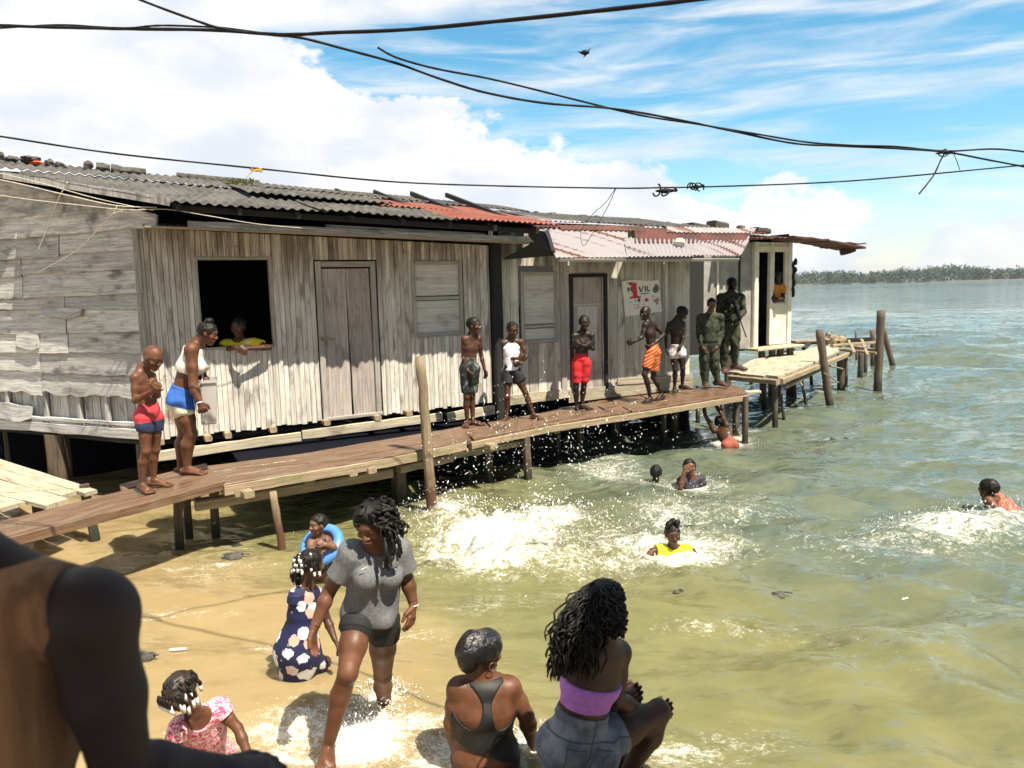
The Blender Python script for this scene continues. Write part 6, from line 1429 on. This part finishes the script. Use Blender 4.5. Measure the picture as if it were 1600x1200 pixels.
for k in range(64):
    a = random.uniform(-3.1, 3.1); z0 = random.uniform(.0, .5); r0 = sqrt(max(.05, 1 - ((z0 - .14) / .39) ** 2)) if z0 > .14 else 1
    y_ = -.07 - .44 * cos(a) * r0; p0 = f.L(.36 * sin(a) * r0, y_, z0)
    if y_ > .22 and z0 < .27: continue
    dn = -f.hu * .6 - V3(0, 0, .4) + (p0 - f.hd) * 1.6; p1 = p0 + unit(dn) * random.uniform(.035, .06); st.append(braid(p0, p1, (p0 - f.hd) * .06, .002, 4))
    if random.random() < .62: bd.append(([p1, p1 + unit(dn * .5 - V3(0, 0, .9)) * .040], .0085))
for sg in (-2, -1, 0, 1, 2): p0 = f.L(sg * .12, .33, .34); p1 = p0 + f.face * .03 - f.hu * .035; st.append([p0, (p0 + p1) / 2 + f.face * .006, p1]); bd.append(([p1, p1 - f.hu * .034 - V3(0, 0, .008)], .0085))
tubehair('braids', st, M['hair'], f.root, .0085, 6); beads(bd, f.root)

# ---- woman in black, seated in the water
Yk = 3.95
f = Fig('woman in black racerback top and shiny dark cap sitting in the shallows, back turned', Yk, 1.60,
        dict(hd=(757, 1017), nk=(754, 1058, .0), sa=(718, 1077, -.02), sb=(795, 1076, .02), ea=(706, 1130, -.04), wa=(716, 1178, .08), eb=(822, 1118, .02), wb=(832, 1160, .12), fb=(834, 1180, .14), pv=(757, 1176, -.02), ha=(738, 1185), hb=(778, 1185), ka=(725, 1160, .40), kb=(800, 1160, .40), aa=(730, 1215, .55), ab=(790, 1215, .55)),
        front=(.05, 1, 0), face=(.80, .58, -.10), skin='brown', hs=.142, lm=1.15, tm=1.28, female=True, h=.006, gaze=False, loc=tuple(atz(757, 1178, 0)))
H_ = 1.6; mk = cm('black_jersey', (.004, .004, .005), (.009, .009, .010), 14, .6)
it = [(p.infl(.010), k) for p, k in f.get('torso')] + [(p.infl(.010), k) for p, k in f.get('hip')]
cut_l = [(Ell(f.j['nk'] * .34 + f.j['s' + q] * .66 - f.up * .055 * H_ - f.fr * .05, (.052 * H_, .075 * H_, .080 * H_), unit(f.side + f.up * (.35 if q == 'a' else -.35)), f.fr), .008) for q in 'ab'] + [(Ell(f.j['s' + q], (.055 * H_,) * 3), .008) for q in 'ab']
f.cloth('racerback_top', mk, it, [(f.j['pv'] + f.up * .035 * H_, unit(-f.up + V3(-.35, 0, 0)))], cut_l, wr=(.003, 30, 6, (.4, .4, 1.6)))
f.shorts(cm('brown_shorts', (.05, .02, .015), (.03, .015, .012)), (.5, .5), .01, -.01, 'shorts')
mcap, t, b = newmat('shiny_plastic_cap'); oc = t.add('ShaderNodeTexCoord').outputs['Object']; n1 = t.noise(t.mapping(oc, scale=(1, 1, .5)), 14, 5, .6, 1.5); b.inputs['Base Color'].default_value = (.010, .010, .013, 1); b.inputs['Roughness'].default_value = .24; bump(t, b, n1, .9, .03)
it = [(Ell(f.L(0, -.10, .13), (.42 * f.hh, .55 * f.hh, .42 * f.hh), f.hr, f.face), .02), (Ell(f.L(0, -.42, -.05), (.36 * f.hh, .28 * f.hh, .34 * f.hh), f.hr, f.face), .05)]
f.cloth('hair_cap', mcap, it, [(f.L(0, .30, .16), unit(f.face - f.hu * .70)), (f.L(0, -.2, -.36), unit(-f.hu + f.face * .35))], wr=(.011, 38, 4))
mb = MB(); c = f.L(.36, -.0, -.16); mb.tube([c + V3(0, 0, -.022) + f.face * .022 * cos(a) + V3(0, 0, .024 * sin(a)) for a in np.linspace(0, 6.28, 14)], .0022, 6); mb.build('earring', M['metal'], f.root, smooth=True)

# ---- woman in violet
Yv = 3.55
f = Fig('woman with long curly black hair, violet bandeau and denim shorts squatting with back turned', Yv, 1.64,
        dict(hd=(948, 945), nk=(943, 1000, -.02), sa=(898, 1030, -.06), sb=(966, 1020, .08), ea=(905, 1090, .08), wa=(965, 1095, .22), fa=(992, 1086, .25), eb=(962, 1092, .06), wb=(1012, 1118, .24), fb=(1040, 1112, .26), pv=(898, 1155, -.04), ha=(872, 1160, -.05), hb=(925, 1165, .02), ka=(985, 1085, .42), kb=(1030, 1112, .20), aa=(960, 1195, .35), ab=(975, 1215, .18)),
        front=(.78, .60, 0), face=(.72, .68, -.05), skin='dark', hs=.145, lm=1.05, tm=1.05, female=True, h=.006, gaze=False, curl=(.7, .7), loc=tuple(V3(.35, 3.6, .1)))
H_ = 1.64
f.cloth('bandeau', cm('violet_jersey', (.42, .17, .62), (.34, .13, .52), 30), [(p.infl(.010), k) for p, k in f.get('torso')], [(f.j['nk'] - f.up * .125 * H_, f.up), (f.j['pv'] + f.up * .112 * H_, unit(-f.up + f.side * .0))], wr=(.003, 60, 6, (.3, .3, 2)))
mden, t, b = newmat('denim'); oc = t.add('ShaderNodeTexCoord').outputs['Object']; n1 = t.noise(oc, 9, 5, .65); n2 = t.noise(oc, 160, 2, .6); t.l.new(t.mix(t.ramp(n1, .35, .65), (.075, .095, .135), (.19, .215, .255)), b.inputs['Base Color']); b.inputs['Roughness'].default_value = .9
def axis_(v, o_): q = f.root.location; d_ = t.add('ShaderNodeVectorMath', operation='DOT_PRODUCT'); t.l.new(t.vmath('SUBTRACT', oc, tuple(o_ - np.array(q))), d_.inputs[0]); d_.inputs[1].default_value = tuple(v); return d_.outputs['Value']
su, sv_ = axis_(f.side, f.j['pv']), axis_(f.up, f.j['pv']); au = t.math('ABSOLUTE', su)
rm = t.math('MAXIMUM', t.math('DIVIDE', t.math('ABSOLUTE', t.math('SUBTRACT', au, .078)), .052), t.math('DIVIDE', t.math('ABSOLUTE', t.math('ADD', sv_, .035)), .062))
ln = t.math('MAXIMUM', t.math('MULTIPLY', t.ramp(rm, .86, .90), t.ramp(rm, 1.0, .97)), t.ramp(au, .007, .003)); ln = t.math('MAXIMUM', ln, t.ramp(t.math('ABSOLUTE', t.math('SUBTRACT', sv_, .055)), .006, .003))
t.l.new(t.mix(t.math('MULTIPLY', ln, .75), t.mix(t.ramp(n1, .35, .65), (.075, .095, .135), (.19, .215, .255)), (.035, .045, .07)), b.inputs['Base Color'])
bump(t, b, t.math('ADD', n2, t.math('MULTIPLY', n1, 2.0)), .5, .006)
it = [(p.infl(.014), k) for p, k in f.get('hip')] + [(Ell(f.j['h' + q] - f.fr * .045 - f.up * .02, (.112, .105, .115), f.side, f.fr), .04) for q in 'ab']
for q in 'ab': a, b_ = f.j['h' + q], f.j['k' + q]; it += [(Cone(a, a + (b_ - a) * .30, .110, .100), .03), (Cone(a + (b_ - a) * .1, a + (b_ - a) * .42, .104, .095, True), .01)]
f.cloth('denim_shorts', mden, it, [(f.j['pv'] + f.up * .095 * H_, f.up)], wr=(.004, 22, 5))
bk_ = lambda x, z, o=0.0: f.j['pv'] + f.side * x + f.up * z - f.fr * (.165 + o)
f.cloth('back_pocket', mden, [(Flat(f.j['hb'] - f.fr * .150 + f.up * .035, f.j['hb'] - f.fr * .160 - f.up * .045, f.side, .052, .016, .046, .016), .006)], h=.005)
f.cloth('waistband', mden, [(p.infl(.019), k) for p, k in f.get('hip')], [(f.j['pv'] + f.up * .098 * H_, f.up), (f.j['pv'] + f.up * .072 * H_, -f.up)], h=.005)
f.cap(th=.035, line=-.2, back=-.55, wr=(.004, 90, 2))
st = []; g = np.random.default_rng(21)
for k in range(420):                                              # long loose curls down the back and over the shoulder
    a = g.uniform(-2.2, 2.6); z0 = .5 - .75 * g.random() ** 1.5; r0 = sqrt(max(.05, 1 - ((z0 - .14) / .42) ** 2)) if z0 > .14 else 1
    p0 = f.L(.38 * sin(a) * r0, -.07 - .46 * cos(a) * r0, z0); t1 = g.random()
    ex_, ey_ = g.uniform(868, 945) - 22 * t1, g.uniform(985, 1066)
    if k % 5 == 0: ex_, ey_ = g.uniform(955, 976), g.uniform(960, 1000)
    p2 = aty(ex_, ey_, Yv - .17 - g.uniform(0, .07)); p1 = np.array([p0[0] * .35 + p2[0] * .65, p0[1] * .35 + p2[1] * .65, p0[2] * .8 + p2[2] * .2]) + (p0 - f.hd) * .25; n = 20; ph = g.uniform(0, 6); cr = g.uniform(.007, .013); seg = []
    for i in range(n + 1):
        u = i / n; q = p0 * (1 - u) ** 2 + 2 * p1 * u * (1 - u) + p2 * u * u; w_ = min(1, u * 3); seg.append(q + V3(cos(ph + i * 1.25), sin(ph + i * 1.25), .3 * sin(i * 2 + ph)) * cr * w_)
    st.append(seg)
tubehair('curly_hair', st, M['hair'], f.root, .0052, 4)

# ---- shoulder of the person nearest the camera
Yn = 1.08
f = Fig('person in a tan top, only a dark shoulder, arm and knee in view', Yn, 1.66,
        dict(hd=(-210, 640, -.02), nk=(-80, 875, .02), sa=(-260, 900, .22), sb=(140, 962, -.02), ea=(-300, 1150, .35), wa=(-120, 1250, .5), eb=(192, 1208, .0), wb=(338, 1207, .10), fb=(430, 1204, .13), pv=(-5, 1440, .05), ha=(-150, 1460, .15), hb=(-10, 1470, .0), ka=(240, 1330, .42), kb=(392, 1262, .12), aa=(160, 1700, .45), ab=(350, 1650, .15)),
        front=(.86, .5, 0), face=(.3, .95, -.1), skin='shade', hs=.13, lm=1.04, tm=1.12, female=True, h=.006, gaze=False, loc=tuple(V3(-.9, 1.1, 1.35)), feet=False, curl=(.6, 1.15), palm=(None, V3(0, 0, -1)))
f.cap(th=.08, line=-.1, back=-.5)
mt2, t, b = newmat('tan_ribbed_cloth'); oc = t.add('ShaderNodeTexCoord').outputs['Object']; n1 = t.noise(t.mapping(oc, rot=(0, .25, .4), scale=(16, 16, 1.5)), 1, 4, .6); n2 = t.noise(oc, 220, 2, .5); t.l.new(t.mix(t.ramp(n1, .35, .65), (.17, .085, .045), (.36, .20, .10)), b.inputs['Base Color']); b.inputs['Roughness'].default_value = .95; bump(t, b, t.math('ADD', n1, t.math('MULTIPLY', n2, .3)), .8, .01)
H_ = 1.66; it = [(p.infl(.012), k) for p, k in f.get('torso')] + [(p.infl(.012), k) for p, k in f.get('hip', 'shoulder')]
ca, cb = aty(42, 880, 1.0), aty(150, 1165, 1.0); cn = np.cross(cb - ca, V3(0, 1, 0)); cn = cn if cn[0] > 0 else -cn
f.cloth('tan_top', mt2, it, [(ca, cn)], [ (Ell(f.j['sa'], (.075, .085, .10), f.side, f.fr), .015), (Ell(f.j['nk'] + f.up * .05, (.075, .07, .10), f.side, f.fr), .02)], wr=(.004, 30, 3))
f.shorts(cm('dark_skirt', (.03, .025, .025)), (.5, .5), .015)

# ================================================================== SPRAY IN THE AIR
M['drop'] = plain('water_drop', (.86, .88, .86), .08)
mb = MB(); g = np.random.default_rng(5)
def drop(p, r):
    b0 = len(mb.v); q = [(1, 0, 0), (-1, 0, 0), (0, 1, 0), (0, -1, 0), (0, 0, 1.2), (0, 0, -1.2)]
    d_ = g.normal(0, 1, 3) * r * .9; mb.v += [tuple(p + V3(*c) * r + d_ * c[2]) for c in q]
    for f_ in ((0, 2, 4), (2, 1, 4), (1, 3, 4), (3, 0, 4), (2, 0, 5), (1, 2, 5), (3, 1, 5), (0, 3, 5)): mb.face(tuple(b0 + i for i in f_), ((0, 0),) * 3)
for k in range(1000):
    x = g.normal(860, 110); y = g.normal(690, 48) - (x - 860) * .10
    if x < 650 or x > 1130: continue
    Y_ = 8.6 + (x - 680) / 480 * 3.6 - abs(g.normal(0, .3)); p = aty(x, y, Y_)
    if p[2] > .05: drop(p, .0028 + .0075 * g.random() ** 3)
def spray(px, py, n, sx, sy, zmax, rmax=.010):
    c = atz(px, py, 0); n = int(n * 2.2); rmax *= .6
    for k in range(n):
        x, y = c[0] + g.normal(0, sx), c[1] + g.normal(0, sy); e = math.exp(-((x - c[0]) / sx) ** 2 / 2 - ((y - c[1]) / sy) ** 2 / 2)
        drop(V3(x, y, wz(x, y) + zmax * e * g.random() ** 1.6 + .005), .0025 + rmax * g.random() ** 3)
for a in [(770, 835, 520, .7, .5, .40, .016), (690, 795, 220, .35, .3, .42, .015), (865, 810, 260, .4, .3, .36, .014), (1490, 825, 200, .6, .25, .22, .012), (1575, 805, 150, .3, .25, .3), (1040, 805, 200, .3, .3, .45, .010), (1140, 688, 120, .25, .2, .3), (575, 1130, 260, .16, .14, .22, .007), (602, 1082, 140, .10, .07, .14, .006),
          (500, 1140, 120, .25, .12, .10, .005), (735, 1160, 160, .2, .08, .10, .006), (835, 1155, 110, .12, .06, .10, .006), (1000, 850, 150, .7, .4, .12), (1080, 755, 80, .3, .2, .12)]: spray(*a)
o = mb.build('water_spray', M['drop'], None, loc=(0, 8, 0)); setp(o, 'white drops of spray flying over the splashing swimmers and boardwalk edge', 'spray', kind='stuff')

# ================================================================== AIR
mh = bpy.data.materials.new('air'); mh.use_nodes = True; t = NT(mh.node_tree); t.n.clear()
pv_ = t.add('ShaderNodeVolumePrincipled'); o_ = t.add('ShaderNodeOutputMaterial'); t.l.new(pv_.outputs[0], o_.inputs['Volume'])
pv_.inputs['Color'].default_value = (.80, .90, 1.0, 1); pv_.inputs['Density'].default_value = .00016; pv_.inputs['Anisotropy'].default_value = .2
mb = MB(); x0, x1, y0, y1, z0, z1 = -1100, 1100, -60, 1000, -5.2, 19
mb.v = [(x, y, z) for z in (z0, z1) for x, y in ((x0, y0), (x1, y0), (x1, y1), (x0, y1))]
for q in ((3, 2, 1, 0), (4, 5, 6, 7), (0, 1, 5, 4), (1, 2, 6, 5), (2, 3, 7, 6), (3, 0, 4, 7)): mb.face(q, ((0, 0),) * 4)
hz_ = mb.build('haze', mh); hz_['kind'] = 'stuff'; hz_.display_type = 'WIRE'
